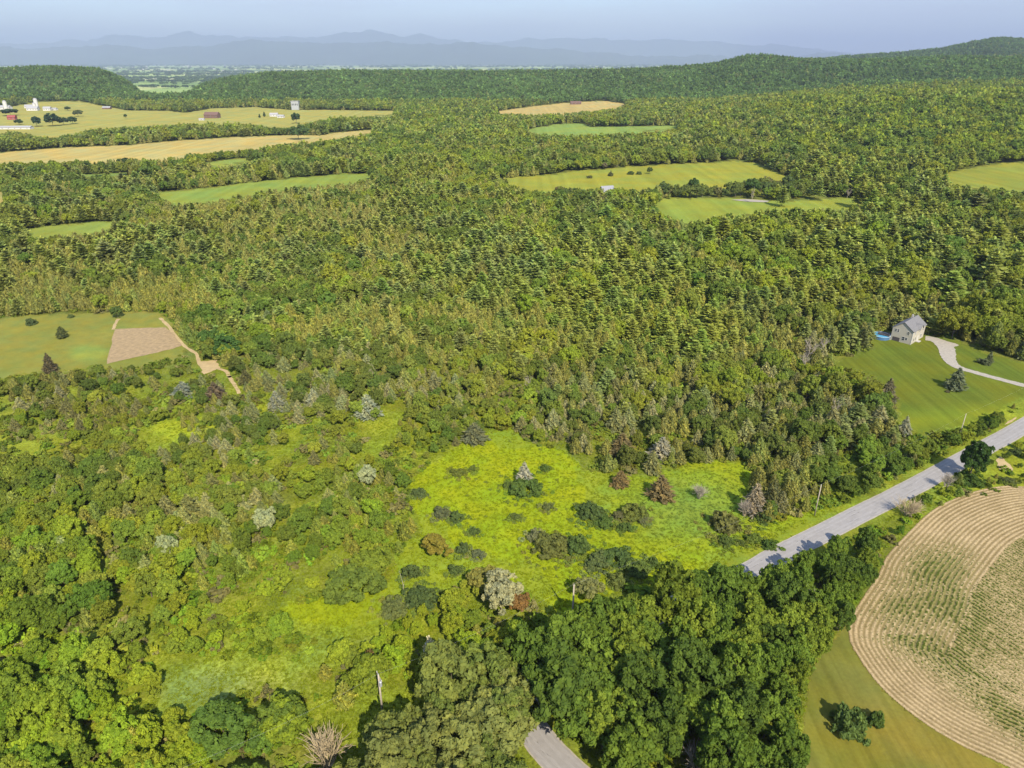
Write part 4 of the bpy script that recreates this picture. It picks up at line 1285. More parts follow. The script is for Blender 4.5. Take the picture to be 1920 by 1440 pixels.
# ------------------------------------------------------------------ undergrowth, grass
def grow_under():
    s = 1.9
    ys = np.arange(55, 420, s); xs = np.arange(-380, 380, s)
    X, Y = np.meshgrid(xs, ys); X = X.ravel() + rng.uniform(-.5, .5, X.size) * s; Y = Y.ravel() + rng.uniform(-.5, .5, Y.size) * s
    k = np.abs(X) < Y * .85 + 30; X, Y = X[k], Y[k]
    u, v, dep = proj(X, Y, 0 * X)
    m, t, _ = mix_at(u, v)
    d = np.clip(m[:, 0] * .9, .0, 1) * (fbm(X / 9, Y / 9, 95, 3) > .44)
    k = (rng.random(len(X)) < d) & (u > -200) & (u < 2120)
    X, Y, t, u, v = X[k], Y[k], t[k], u[k], v[k]
    h = rng.uniform(.5, 1.9, len(X)) * rng.uniform(.7, 1.1, len(X))
    bad = hits_clear(X, Y, 0 * X, h, h) | (dist_line(X, Y, ROADL) < 5) | (dist_line(X, Y, DRIVEL) < 4)
    ok = ~bad; X, Y, t, h = X[ok], Y[ok], t[ok], h[ok]
    w = h * rng.uniform(.8, 1.6, len(X))
    col_ = np.array([.135, .175, .028]) * t * np.exp(rng.normal(size=(len(X), 1)) * .22) * np.exp(rng.normal(size=(len(X), 3)) * .08)
    brown = rng.random(len(X)) < .15
    col_[brown] = np.array([.17, .16, .06]) * np.exp(rng.normal(size=(brown.sum(), 1)) * .2)
    scatter("undergrowth", np.column_stack([X, Y, 0 * X - .1]), rng.uniform(0, 6.28, len(X)), np.column_stack([w, w, h]), rng.integers(0, 3, len(X)), col_, UNDER,
            "low bushes and weeds growing between the nearer trees", "undergrowth")
    print("undergrowth", len(X))


grow_under()


def grow_grass():
    n = 190000
    r = rng.uniform(60, 330, n); a = rng.uniform(-.72, .72, n)
    X = r * np.tan(a) * .9; Y = r
    u, v, dep = proj(X, Y, 0 * X)
    mead = in_poly(u, v, FIELDS["meadow"][0]); m, t, _ = mix_at(u, v)
    rough = (m[:, 0] < .95) & (v > 690)
    tall = np.clip((fbm(X / 7, Y / 7, 97, 3) - .36) * 4, 0, 1)
    k = (mead & (rng.random(n) < .18 + .12 * tall)) | (rough & (rng.random(n) < .75))
    for nm in ("lawn", "house_lawn", "left_meadow"):
        k &= ~in_poly(u, v, FIELDS[nm][0])
    k &= ~in_poly(u, v, CORN) & ~in_poly(u, v, TAN2) & ~in_poly(u, v, PLOT)
    X, Y, mead = X[k], Y[k], mead[k]; u, v = u[k], v[k]
    ok = (dist_line(X, Y, ROADL) > 4.4) & (dist_line(X, Y, DRIVEL) > 3.5); X, Y, mead, u, v = X[ok], Y[ok], mead[ok], u[ok], v[ok]
    n = len(X)
    lime = np.array([.200, .245, .010]); oliv = np.array([.175, .215, .013]); 
    q = np.clip(fbm(X / 14, Y / 14, 98, 3) * 1.4 + .1, 0, 1)[:, None]
    c = np.where(mead[:, None], lime * q + oliv * (1 - q), oliv * np.array([.95, .97, .9])) * np.exp(rng.normal(size=(n, 1)) * .05)
    pale = np.exp(-(((u - 1290) / 120) ** 2 + ((v - 950) / 60) ** 2))[:, None] * .75
    c = (c * (1 - pale) + np.array([.13, .205, .05]) * pale) * .90
    h = rng.uniform(.15, .5, n)
    scatter("meadow_grass", np.column_stack([X, Y, 0 * X - .05]), rng.uniform(0, 6.28, n), np.column_stack([h * .9 + .25, h * .9 + .25, h * .5]), rng.integers(0, 4, n), c, TUFT,
            "long yellow green grass of the meadow and clearings", "grass")
    print("grass", n)


grow_grass()


def grow_corn():
    n = 260000
    i = rng.integers(0, CX.shape[0], n); j = rng.integers(0, CX.shape[1], n)
    X, Y = CX[i, j], CY[i, j]; ph_ = ph[i, j]; gz = green_zone[i, j]; hd = head[i, j]
    k = CINS[i, j] & (np.abs(ph_ - .5) < .16) & (rng.random(n) < .05 + .95 * gz)
    X, Y, gz = X[k], Y[k], gz[k]; n = len(X)
    h = rng.uniform(.10, .21, n) * (.7 + gz)
    c = np.array([.15, .19, .045]) * np.exp(rng.normal(size=(n, 1)) * .2)
    scatter("corn_rows", np.column_stack([X, Y, 0 * X + .06]), rng.uniform(0, 6.28, n), np.column_stack([h * .9, h * .9, h]), rng.integers(0, 4, n), c, TUFT,
            "rows of young corn plants curving over the tan soil", "crop")
    print("corn", n)


grow_corn()

# ------------------------------------------------------------------ single trees and bushes one can point to
SH = [  # px, py(base), width px, height m, tint, label
    (985, 920, 66, 3.4, (.085, .13, .03), "round dark green bush around the foot of the pale young spruce"),
    (952, 915, 22, 1.6, (.10, .14, .035), "little bush left of the pale young spruce in the meadow"),
    (787, 930, 28, 2.2, (.085, .115, .04), "small dark bush at the left rim of the bright meadow"),
    (828, 968, 36, 2.4, (.105, .12, .06), "grey green bush, left one of the pair in the meadow's left half"),
    (857, 977, 32, 2.2, (.08, .115, .035), "dark bush, right one of the pair in the meadow's left half"),
    (967, 973, 20, 1.2, (.10, .13, .035), "tiny bush alone in the middle of the meadow"),
    (1027, 955, 24, 1.3, (.11, .13, .045), "low bush right of the tiny bush in mid meadow"),
    (1022, 882, 20, 1.6, (.09, .135, .03), "small bush right above the pale young spruce"),
    (858, 890, 34, 1.4, (.12, .14, .03), "flat low bush near the top left of the bright meadow"),
    (885, 884, 22, 1.3, (.11, .14, .03), "little bush beside the flat low bush in the upper meadow"),
    (1105, 968, 54, 3.6, (.075, .11, .035), "dark rounded bush in the meadow's right half"),
    (1133, 985, 40, 2.3, (.08, .125, .03), "green bush touching the dark rounded bush's lower right"),
    (1172, 995, 28, 1.8, (.08, .12, .03), "small green bush below the wide olive bush"),
    (1187, 970, 60, 3.2, (.125, .145, .035), "wide olive bush in the meadow's right half"),
    (1160, 975, 26, 1.9, (.12, .12, .055), "brownish bush at the left end of the wide olive bush"),
    (1205, 980, 22, 1.4, (.12, .13, .06), "grey green low bush at the right of the wide olive bush"),
    (1003, 1012, 34, 2.6, (.16, .17, .085), "pale olive bush at the upper left of the big thicket in the meadow"),
    (1035, 1030, 74, 3.4, (.115, .125, .035), "broad brown green bush in the meadow's lower thicket"),
    (1082, 1030, 64, 3.0, (.08, .12, .032), "broad dark bush in the middle of the meadow's lower thicket"),
    (1118, 1062, 56, 2.6, (.10, .13, .045), "grey green bush at the lower end of the meadow thicket"),
    (1155, 1052, 66, 3.0, (.075, .115, .035), "dark green bush at the right end of the meadow thicket"),
    (1195, 1075, 54, 3.0, (.10, .14, .035), "green bush above the pale leafy tree beside the pole"),
    (1160, 1095, 50, 2.4, (.13, .155, .04), "light bush below the dark end of the meadow thicket"),
    (1225, 1060, 26, 1.7, (.085, .125, .035), "small dark bush right of the meadow thicket"),
    (1360, 1022, 30, 1.7, (.085, .12, .03), "small dark bush below the olive round bush"),
    (1388, 1022, 18, 1.2, (.09, .12, .03), "tiny bush between two small bushes near the road"),
    (1412, 1015, 34, 1.8, (.11, .15, .03), "leafy bush near the road at the meadow's right end"),
    (1443, 1027, 30, 1.8, (.07, .115, .028), "dark bush at the road edge of the meadow"),
    (1358, 992, 62, 4.6, (.135, .14, .045), "big round olive bush in the meadow casting a shadow"),
    (1432, 975, 44, 3.0, (.085, .12, .035), "green bush at the foot of the pale brown spruce"),
    (868, 1035, 30, 2.0, (.085, .115, .04), "dark low bush in the lower left meadow"),
    (890, 1002, 22, 1.7, (.085, .12, .035), "small dark bush above the lower left meadow bushes"),
    (895, 1045, 26, 1.9, (.12, .14, .07), "grey green bush in the lower left meadow"),
    (853, 1075, 28, 2.0, (.085, .12, .035), "dark bush left of the yellow olive tree"),
    (772, 1080, 38, 2.8, (.08, .11, .035), "dark grey green bush above the leaning dead stem"),
    (788, 1130, 66, 3.2, (.07, .10, .032), "wide dark bush below the leaning dead stem"),
    (740, 1145, 60, 2.2, (.12, .14, .045), "flat olive bush left of the wide dark bush"),
    (1593, 1368, 70, 5.0, (.095, .14, .038), "large round bush on the lawn beside the corn field"),
    (1641, 1358, 38, 2.9, (.085, .13, .03), "smaller green bush right of the large lawn bush"),
    (1845, 684, 26, 2.0, (.10, .12, .06), "low spreading bush at the foot of the little spruce by the driveway"),
    (1776, 737, 9, .8, (.13, .12, .06), "tiny weedy tuft below the lawn spruce"),
    (1818, 906, 54, 2.6, (.06, .10, .022), "low dark bush under the dense round roadside tree"),
    (1890, 905, 24, 1.3, (.09, .11, .04), "small dark shrub right of the bare dirt patch"),
    (1905, 852, 26, 1.5, (.08, .11, .035), "small shrub between the bare dirt patch and the road"),
    (1298, 352, 9, 3.5, (.08, .11, .035), "small bush at the upper edge of the farmhouse trees"),
    (1105, 336, 11, 3.0, (.09, .10, .04), "leftmost dark bush in the open field"),
    (1145, 332, 12, 4.5, (.09, .10, .04), "second dark bush in the open field"),
    (1183, 329, 14, 3.8, (.08, .11, .035), "dark bush left in the pair of the open field"),
    (1198, 329, 14, 3.2, (.09, .12, .04), "olive bush right in the pair of the open field"),
    (60, 610, 26, 2.6, (.08, .11, .045), "small grey green bush near the top of the left field"),
    (133, 597, 14, 1.6, (.10, .13, .045), "faint little bush in the upper left field"),
]
for i, (px, py, wpx, h, tn, lab) in enumerate(SH):
    X, Y = at(px, py - 2); d = proj(X, Y, 0)[2]
    w = wpx / FPX * d
    place_shrub(X, Y, w * .93, min(h, w * .95) * .92, tn, lab, pick=i % 5)

WE = []
for (px, py, wpx, h, tn, lab) in SH:
    if not (780 < py < 1160): continue
    X, Y = at(px, py - 2); w = wpx / FPX * proj(X, Y, 0)[2]
    for k_ in range(int(5 + w * 3)):
        a_ = random.uniform(0, 6.28); q_ = w * random.uniform(.35, .85)
        WE.append((X + q_ * math.cos(a_), Y + q_ * math.sin(a_), random.uniform(.3, .75), [c * random.uniform(.9, 1.2) + e for c, e in zip(tn, (.05, .06, 0))]))
for k_ in range(260):
    px, py = random.uniform(740, 1500), random.uniform(800, 1130)
    if in_poly([px], [py], FIELDS["meadow"][0])[0]:
        X, Y = at(px, py); WE.append((X, Y, random.uniform(.2, .5), [.17, .21, .03]))
scatter("meadow_weeds", [(a, b, -.05) for a, b, c, d in WE], rng.uniform(0, 6.28, len(WE)), [(c * 1.2, c * 1.2, c) for a, b, c, d in WE], rng.integers(0, 3, len(WE)), [d for a, b, c, d in WE], UNDER,
        "tall weeds and saplings fringing the meadow bushes", "weeds")

TRS = [  # kind, px, py(base), h, width, tint, label
    ("spruce", 983, 908, 6.5, 4.6, (.34, .33, .25), "pale silvery young spruce alone in the bright meadow"),
    ("spruce", 1163, 912, 4.6, 5.2, (.20, .145, .06), "small rusty brown spruce in the meadow's upper right"),
    ("spruce", 1238, 935, 6.8, 7.4, (.19, .145, .065), "broad rusty brown spruce in the meadow's right half"),
    ("spruce", 1412, 965, 9.0, 6.2, (.27, .225, .15), "tall pale brown spruce at the right side of the meadow"),
    ("cedar", 1445, 955, 8.5, 5.2, (.15, .15, .06), "olive cedar just right of the tall pale brown spruce"),
    ("broadleaf", 940, 1145, 8.0, 8.6, (.29, .285, .155), "pale creamy leaved tree at the bottom of the meadow"),
    ("broadleaf", 972, 1150, 4.6, 4.6, (.21, .125, .045), "reddish brown low tree beside the pale creamy tree"),
    ("broadleaf", 905, 1105, 5.0, 5.8, (.20, .19, .045), "yellow olive tree above the pale creamy tree"),
    ("broadleaf", 818, 1040, 4.0, 6.6, (.20, .17, .03), "yellow brown low tree in the lower left meadow"),
    ("broadleaf", 1102, 1125, 5.2, 5.2, (.18, .19, .07), "pale leafy tree beside the leaning shadowed pole"),
    ("broadleaf", 665, 1125, 7.0, 10.5, (.115, .155, .028), "big rounded green tree left of the lower meadow"),
    ("broadleaf", 700, 1085, 6.5, 8.0, (.15, .19, .025), "lime green tree behind the big rounded tree"),
    ("cedar", 808, 1250, 7.2, 3.4, (.62, .56, .42), "narrow whitish flowering tree between pole and meadow"),
    ("broadleaf", 700, 1300, 8.0, 7.2, (.16, .20, .022), "lime green tree behind the transformer pole"),
    ("cedar", 697, 1262, 5.5, 4.0, (.20, .135, .05), "orange brown small tree beside the transformer pole top"),
    ("broadleaf", 540, 1395, 8.0, 6.6, (.17, .22, .022), "round lime green tree left of the bare shrub"),
    ("broadleaf", 430, 1415, 9.0, 9.6, (.085, .14, .026), "dark green spreading tree at the bottom left"),
    ("spruce", 1790, 731, 7.8, 7.0, (.15, .175, .10), "blue green spruce standing alone on the house lawn"),
    ("spruce", 1853, 683, 4.8, 3.0, (.13, .15, .08), "little spruce right of the driveway curve"),
    ("broadleaf", 1817, 897, 10.5, 7.6, (.040, .075, .020), "dense dark round tree at the edge of the road"),
    ("spruce", 1660, 758, 9.0, 6.4, (.155, .14, .085), "grey brown spruce at the left edge of the house lawn"),
    ("spruce", 1693, 818, 6.4, 4.6, (.28, .28, .19), "pale spruce at the bottom corner of the house lawn"),
    ("pine", 1612, 660, 9.5, 6.4, (.135, .155, .065), "pine left of the pool at the top of the house lawn"),
    ("pine", 1640, 800, 7.0, 4.8, (.19, .21, .08), "yellow green pine below the grey brown spruce"),
    ("cedar", 118, 636, 5.0, 4.6, (.10, .115, .045), "lone dark conical cedar in the left field"),
    ("broadleaf", 221, 598, 5.0, 4.6, (.085, .125, .035), "tree at the top left corner of the garden plot"),
    ("spruce", 96, 700, 7.5, 5.0, (.12, .10, .06), "dark brown spruce at the lower edge of the left field"),
    ("broadleaf", 430, 672, 8.5, 9.5, (.065, .125, .032), "rounded dark green tree right of the garden plot"),
    ("broadleaf", 395, 655, 7.5, 7.5, (.075, .135, .032), "green tree touching the top of the rounded dark tree"),
    ("spruce", 690, 782, 7.6, 8.6, (.31, .33, .21), "big silvery spruce above the bright meadow's left arm"),
    ("spruce", 590, 765, 6.6, 5.6, (.29, .30, .19), "silvery spruce left of the big silvery spruce"),
    ("spruce", 520, 770, 6.6, 5.8, (.26, .26, .18), "pale spruce in the scrub below the mown path"),
    ("spruce", 405, 750, 6.0, 7.6, (.155, .12, .075), "brown grey bushy spruce below the small tan patch"),
    ("spruce", 345, 745, 5.4, 7.4, (.22, .24, .18), "silvery low spruce left of the brown grey spruce"),
    ("spruce", 462, 722, 5.6, 5.2, (.13, .125, .05), "dark conical spruce right of the mown path"),
    ("broadleaf", 690, 915, 6.0, 5.0, (.29, .32, .17), "whitish leaved tree left of the bright meadow"),
    ("broadleaf", 500, 1000, 6.5, 5.6, (.29, .32, .16), "whitish leaved tree in the dark scrub at the left"),
    ("broadleaf", 318, 1050, 6.5, 4.0, (.28, .32, .16), "narrow whitish tree in the left scrub wood"),
    ("spruce", 1240, 860, 6.6, 7.0, (.29, .27, .19), "pale cream spruce at the top right of the meadow"),
    ("spruce", 1165, 855, 7.0, 8.2, (.17, .135, .06), "wide brown spruce at the top edge of the meadow"),
    ("spruce", 890, 828, 6.0, 8.0, (.165, .17, .085), "wide grey green spruce at the top left of the meadow"),
    ("broadleaf", 1300, 370, 15, 11.0, (.055, .095, .03), "tallest dark tree in the row behind the lower field"),
    ("broadleaf", 1410, 370, 14.0, 14.0, (.065, .110, .03), "big dark tree behind the pale dead trunk"),
    ("broadleaf", 1050, 372, 9.0, 10.0, (.14, .115, .055), "rusty brown tree left of the grey roofed farmhouse"),
    ("broadleaf", 235, 318, 11, 14.0, (.045, .070, .030), "very dark round tree at the edge of the hay field"),
    ("broadleaf", 560, 262, 19, 24.0, (.075, .12, .04), "tall tree clump splitting the golden hay field"),
    ("broadleaf", 556, 232, 18, 16.0, (.05, .085, .035), "dark tree under the tall grey silo"),
    ("broadleaf", 20, 217, 14, 34.0, (.045, .075, .035), "dark wide tree in front of the far left farm"),
    ("broadleaf", 70, 238, 17, 15.0, (.035, .065, .035), "dark tree at the left of the hedge row by the farm"),
    ("broadleaf", 100, 237, 19, 26.0, (.035, .065, .035), "widest dark tree of the hedge row by the farm"),
    ("broadleaf", 120, 235, 12, 18.0, (.04, .07, .035), "low tree in the hedge row by the farm"),
    ("broadleaf", 137, 233, 13, 16.0, (.04, .075, .035), "rightmost tree of the hedge row by the farm"),
    ("broadleaf", 147, 219, 13, 17.0, (.085, .11, .05), "olive tree in the far farm field"),
    ("broadleaf", 128, 208, 9, 14.0, (.06, .09, .04), "tree behind the far farm field near the hill"),
    ("broadleaf", 36, 234, 8, 14.0, (.05, .085, .035), "tree above the long white barn roof"),
    ("cedar", 487, 221, 7, 5, (.05, .08, .03), "thin dark tree left of the white farmhouse"),
    ("cedar", 496, 219, 9, 6.5, (.045, .07, .03), "dark tree beside the white farmhouse"),
    ("broadleaf", 236, 222, 7, 7, (.05, .08, .03), "small dark tree in the middle of the far farm fields"),
    ("broadleaf", 1218, 328, 6, 6, (.08, .11, .035), "small tree at the right end of the open field bushes"),
    ("broadleaf", 1133, 320, 7, 7, (.17, .15, .08), "pale leafed tree on the far edge of the open field"),
]
for i, (kn, px, py, h, w, tn, lab) in enumerate(TRS):
    if py > 300:
        X, Y = at(px, py - 2); Z = 0.0 if py > 400 else float(height(X, Y))
    else:
        X, Y, Z = ground(px, py)
    lvl = 0 if py > 480 else (1 if py > 300 else 1)
    place_tree(kn, X, Y, Z, h, w, tn, lab, level=lvl)
X, Y = at(1310, 935); bare("bare_shrub", X, Y, 4.2, 4.6, BARE_SG, "leafless grey bush in the meadow's right half")
X, Y = at(1395, 968); bare("bare_shrub", X, Y, 5.0, 4.0, BARE_SG, "leafless pale bush at the left foot of the tall pale spruce")
X, Y = at(618, 1440); bare("bare_shrub", X, Y, 8.0, 7.4, BARE_S, "large leafless tan bush at the bottom edge")
X, Y = at(1700, 968); bare("bare_shrub", X, Y, 5.0, 7.0, BARE_S, "leafless spreading bush casting its shadow on the road")
X, Y = at(1772, 918); bare("bare_shrub", X, Y, 5.2, 3.6, BARE_SG, "leafless whitish sapling beside the dense round tree")
X, Y = at(1300, 1455); bare("bare_shrub", X, Y, 6.5, 5.5, BARE_SG, "pale leafless branches at the bottom edge of the dark wood")
for (px, py, h, lab) in ((1512, 672, 9, "leafless pale tree left of the house lawn"), (1542, 668, 8, "leafless grey tree nearest the house lawn's left tip"), (1502, 705, 9, "leafless pale tree below the pair beside the lawn"),
                         (1560, 790, 8, "leafless brown tree in the dark stand left of the lawn"), (1410, 380, 13, "pale dead trunk standing in front of the big dark tree"), (1588, 372, 9, "pale dead tree at the right end of the lower field"),
                         (1510, 1150, 8, "leafless twisted tree at the right rim of the dark wood"), (990, 730, 6, "whitish dead sapling in the thicket above the meadow")):
    X, Y = at(px, py); bare("dead_tree", X, Y, h, h * .8, BARE_T, lab)
st = MB(); st.tube((0, 0, 0), (.1, 0, 3), .07, .05, 5).tube((.1, 0, 3), (-.5, .2, 6.5), .05, .02, 5).tube((.1, 0, 2.6), (.5, .1, 4.4), .03, .012, 4)
X, Y = at(757, 1118); o = st.build("dead_tree", M_GREYBARK); o.location = (X, Y, 0); tag(o, "thin leaning dead stem above the wide dark meadow bush", "bare tree")

# ------------------------------------------------------------------ utility poles and wires
def pole(px, py, h, rz, lab, arm=True, transformer=False, rad=.17):
    X, Y = at(px, py)
    e = empty("utility_pole", (X, Y, 0), rz); tag(e, lab, "utility pole")
    MB().tube((0, 0, -.3), (0, 0, h), rad, rad * .68, 10).build("post", M_POLE, e, True)
    MB().tube((0, 0, h), (0, 0, h + .22), .04, .05, 6).build("insulator", M_WHITE, e)
    if arm:
        MB().box(-1.15, 1.15, -.17, -.06, h - .65, h - .53).build("crossarm", M_POLE, e)
        for s in (-1.05, 1.05):
            MB().tube((s, -.115, h - .53), (s, -.115, h - .28), .05, .06, 6).build("insulator", M_WHITE, e)
        MB().tube((-.7, -.1, h - .64), (0, -.12, h - 1.25), .02, .02, 4).tube((.7, -.1, h - .64), (0, -.12, h - 1.25), .02, .02, 4).build("arm_brace", M_METAL, e)
    if transformer:
        t = MB().tube((-.42, -.1, h - 2.2), (-.42, -.1, h - 1.25), .23, .23, 12).tube((-.42, -.1, h - 1.25), (-.42, -.1, h - 1.15), .25, .16, 12).build("transformer", M_METAL, e, False)
        MB().tube((-.5, -.1, h - 1.16), (-.5, -.1, h - .9), .04, .03, 6).build("bushing", M_METAL, t)
        MB().tube((.3, .05, -.1), (.16, .05, h - 1.0), .05, .05, 6).build("conduit", M_METAL, e)
    return np.array([X, Y, h])


road_dir = math.atan2(*(ROAD[7] - ROAD[12])[::-1])
tops = [pole(718, 1343, 9.6, road_dir + 1.57, "wooden pole with a transformer and crossarm at the bottom middle", True, True, .2),
        pole(1073, 1163, 8.9, road_dir + 1.57, "wooden pole at the lower tip of the bright meadow", False, False, .2),
        pole(1527, 967, 8.8, road_dir + 1.57, "slim pale pole on the verge right of the meadow", False, False, .15),
        pole(1796, 826, 8.6, road_dir + 1.57, "slim pale pole between the house lawn and the road", False, False, .15)]
tops.insert(0, tops[0] + (tops[0] - tops[1]) * np.array([1, 1, 0]) * .8)
tops.append(tops[-1] + (tops[-1] - tops[-2]) * np.array([1, 1, 0]))
for a, b, lab in zip(tops[:-1], tops[1:], ("power line running off left from the transformer pole", "power line from the transformer pole to the pole at the meadow's tip", "power line crossing the bright meadow's right corner",
                                          "power line beside the road from the verge pole to the lawn pole", "power line running off right from the pole by the house lawn")):
    pts = [a * (1 - t) + b * t - np.array([0, 0, 1]) * 4 * 1.0 * t * (1 - t) + np.array([0, 0, .2]) for t in np.linspace(0, 1, 17)]
    V, F = tube_np(pts, [.006] * 17, 4)
    o = link("power_line", mesh_np("power_line", V, F, [M_METAL]))
    tag(o, "thin sagging power line strung between the roadside poles", "power line", "power lines along the road") if False else tag(o, lab, "power line")

# ------------------------------------------------------------------ house, deck, pool
def window(parent, origin, ux, w, h, uz=(0, 0, 1), nrm=None, name="window", glass=M_GLASS):
    """framed window proud of a wall; origin lower-left corner"""
    o = Vector(origin); ux = Vector(ux).normalized(); uz = Vector((0, 0, 1)); n = Vector(nrm).normalized()

    def slab(mb, a0, a1, b0, b1, d0, d1):
        vs = [o + ux * a + uz * b + n * d for d in (d0, d1) for (a, b) in ((a0, b0), (a1, b0), (a1, b1), (a0, b1))]
        mb.add(vs, [(0, 1, 2, 3), (7, 6, 5, 4), (0, 4, 5, 1), (1, 5, 6, 2), (2, 6, 7, 3), (3, 7, 4, 0)])
    fr = MB(); t = .09
    slab(fr, 0, w, 0, t, .0, .07); slab(fr, 0, w, h - t, h, .0, .07); slab(fr, 0, t, t, h - t, .0, .07); slab(fr, w - t, w, t, h - t, .0, .07)
    slab(fr, t, w - t, h / 2 - .03, h / 2 + .03, .0, .06)
    f = fr.build(name, M_WHITE, parent)
    g = MB(); slab(g, t, w - t, t, h - t, .004, .03); g.build("pane", glass, f)


def gable_house(name, X, Y, Z, rz, Lx, Wy, he, hr, wall, roof, lab, cat, over=.35, windows=True):
    """long side along local x; near corner at origin; y to the far side"""
    e = empty(name, (X, Y, Z), rz); tag(e, lab, cat)
    w = MB(); m = Wy / 2
    w.add([(0, 0, -.6), (Lx, 0, -.6), (Lx, Wy, -.6), (0, Wy, -.6), (0, 0, he), (Lx, 0, he), (Lx, Wy, he), (0, Wy, he), (0, m, hr), (Lx, m, hr)],
          [(0, 1, 5, 4), (2, 3, 7, 6), (1, 2, 6, 9, 5), (3, 0, 4, 8, 7), (0, 3, 2, 1), (4, 5, 9, 8), (6, 7, 8, 9)])
    w.build("wall", wall, e)
    sl = (hr - he) / m; t = .22
    for s in (0, 1):
        y0 = -over if s == 0 else Wy + over
        z0 = he - sl * over + .05; zr = hr + .05
        r = MB()
        r.add([(-over, y0, z0), (Lx + over, y0, z0), (Lx + over, m, zr), (-over, m, zr), (-over, y0, z0 + t), (Lx + over, y0, z0 + t), (Lx + over, m, zr + t), (-over, m, zr + t)],
              [(0, 3, 2, 1), (4, 5, 6, 7), (0, 1, 5, 4), (1, 2, 6, 5), (2, 3, 7, 6), (3, 0, 4, 7)])
        r.build("roof", roof, e)
    return e


hx, hy = at(1707, 646.5)
HR = R(42)
he_ = gable_house("house", hx, hy, 0, HR, 12.5, 7.6, 5.2, 8.0, M_SIDING, M_ROOF, "beige two storey house with grey gable roof and a driveway", "house", .3)
# gable end (x = 0 side, facing the lower left), long front (y = 0 side, facing the right)
for (yy, zz, w, h) in ((1.2, 3.6, .95, 1.25), (5.0, 3.7, .8, 1.3), (5.95, 3.7, .8, 1.3), (1.5, 1.3, 1.0, 1.1), (2.55, .9, 1.1, 1.6)):
    window(he_, (-.0, yy + w, zz), (0, -1, 0), w, h, nrm=(-1, 0, 0))
for (xx, zz, w, h) in ((1.5, .9, 1.0, 1.3), (3.4, .9, 1.0, 1.3), (8.6, .9, 1.4, 1.3), (2.0, 3.5, 1.0, 1.2), (6.4, 3.4, .9, 1.2), (9.6, 3.5, 1.0, 1.2)):
    window(he_, (xx, 0, zz), (1, 0, 0), w, h, nrm=(0, -1, 0))
d = MB().box(5.6, 6.6, -.08, .0, .15, 2.25).build("door", M_WHITE, he_); MB().tube((6.45, -.14, 1.15), (6.45, -.08, 1.15), .05, .05, 6).build("handle", M_METAL, d)
MB().box(4.9, 7.2, -1.3, -.09, -.3, .14).build("step", M_STONE, he_)
dg = MB(); dg.add([(5.2, -.5, 5.0), (8.2, -.5, 5.0), (6.7, -.5, 6.6), (5.2, .55, 5.5), (8.2, .55, 5.5), (6.7, 2.6, 6.9)], [(0, 1, 2), (0, 3, 4, 1), (3, 5, 4)])
dg.build("dormer_wall", M_SIDING, he_)
for s in (-1, 1):
    r = MB(); x0 = 6.7 + s * 1.85
    r.add([(x0, -.8, 4.86), (6.7, -.8, 6.72), (6.7, 3.0, 6.95), (x0, 1.6, 6.2), (x0, -.8, 5.0), (6.7, -.8, 6.86), (6.7, 3.0, 7.09), (x0, 1.6, 6.34)], [(0, 1, 2, 3), (7, 6, 5, 4), (0, 4, 5, 1), (1, 5, 6, 2), (2, 6, 7, 3), (3, 7, 4, 0)])
    r.build("dormer_roof", M_ROOF, he_)
ch = MB().box(9.0, 9.6, 4.2, 4.8, 7.0, 9.0).build("chimney", M_STONE, he_)
MB().box(-.06, .12, -.06, .12, -.3, 5.1).build("corner_board", M_WHITE, he_)
# cellar opening under the gable end
MB().box(-.05, -.0, 4.3, 6.9, -.3, 1.6).build("cellar_opening", M_DECK, he_)


def local(e_rz, ox, oy, lx, ly):
    c, s = math.cos(e_rz), math.sin(e_rz)
    return ox + lx * c - ly * s, oy + lx * s + ly * c


dx_, dy_ = local(HR, hx, hy, -.2, 7.9)
dk = empty("deck", (dx_, dy_, 0), HR + R(8)); tag(dk, "dark raised deck between the house and the blue pool", "deck")
for i in range(22):
    MB().box(-.3, 4.4, .1 + i * .2, .285 + i * .2, 1.22, 1.27).build("board", M_DECK, dk)
MB().box(-.25, 4.35, .12, .2, .9, 1.215).box(-.25, 4.35, 4.35, 4.43, .9, 1.215).box(-.25, -.15, .2, 4.35, .9, 1.215).box(4.25, 4.35, .2, 4.35, .9, 1.215).build("joists", M_DECK, dk)
for (px_, py_) in ((-.2, .2), (4.3, .2), (-.2, 4.4), (4.3, 4.4), (-.2, 2.3), (2.1, 4.4)):
    MB().box(px_ - .06, px_ + .06, py_ - .06, py_ + .06, -.2, .895).build("leg", M_DECK, dk)
    MB().box(px_ - .05, px_ + .05, py_ - .05, py_ + .05, 1.275, 2.2).build("rail_post", M_DECK, dk)
MB().box(-.26, -.14, .1, 4.5, 2.2, 2.28).box(-.14, 4.36, 4.36, 4.48, 2.2, 2.28).build("handrail", M_DECK, dk)
for i in range(24):
    MB().box(-.22, -.18, .35 + i * .17, .39 + i * .17, 1.275, 2.198).build("baluster", M_DECK, dk)
pxy = at(1651, 633)
pl = empty("swimming_pool", (pxy[0], pxy[1], 0)); tag(pl, "round blue above ground swimming pool left of the house", "pool")
n = 40; ra = 3.3
vs = []; fs = []
for i in range(n):
    a = 2 * math.pi * i / n; vs += [(ra * math.cos(a), ra * math.sin(a), -.2), (ra * math.cos(a), ra * math.sin(a), 1.25), ((ra - .06) * math.cos(a), (ra - .06) * math.sin(a), 1.25), ((ra - .06) * math.cos(a), (ra - .06) * math.sin(a), .3)]
for i in range(n):
    j = (i + 1) % n; fs += [(4 * i, 4 * j, 4 * j + 1, 4 * i + 1), (4 * i + 1, 4 * j + 1, 4 * j + 2, 4 * i + 2), (4 * i + 2, 4 * j + 2, 4 * j + 3, 4 * i + 3)]
MB().add(vs, fs).build("pool_side", M_POOLS, pl)
vs = []; fs = []
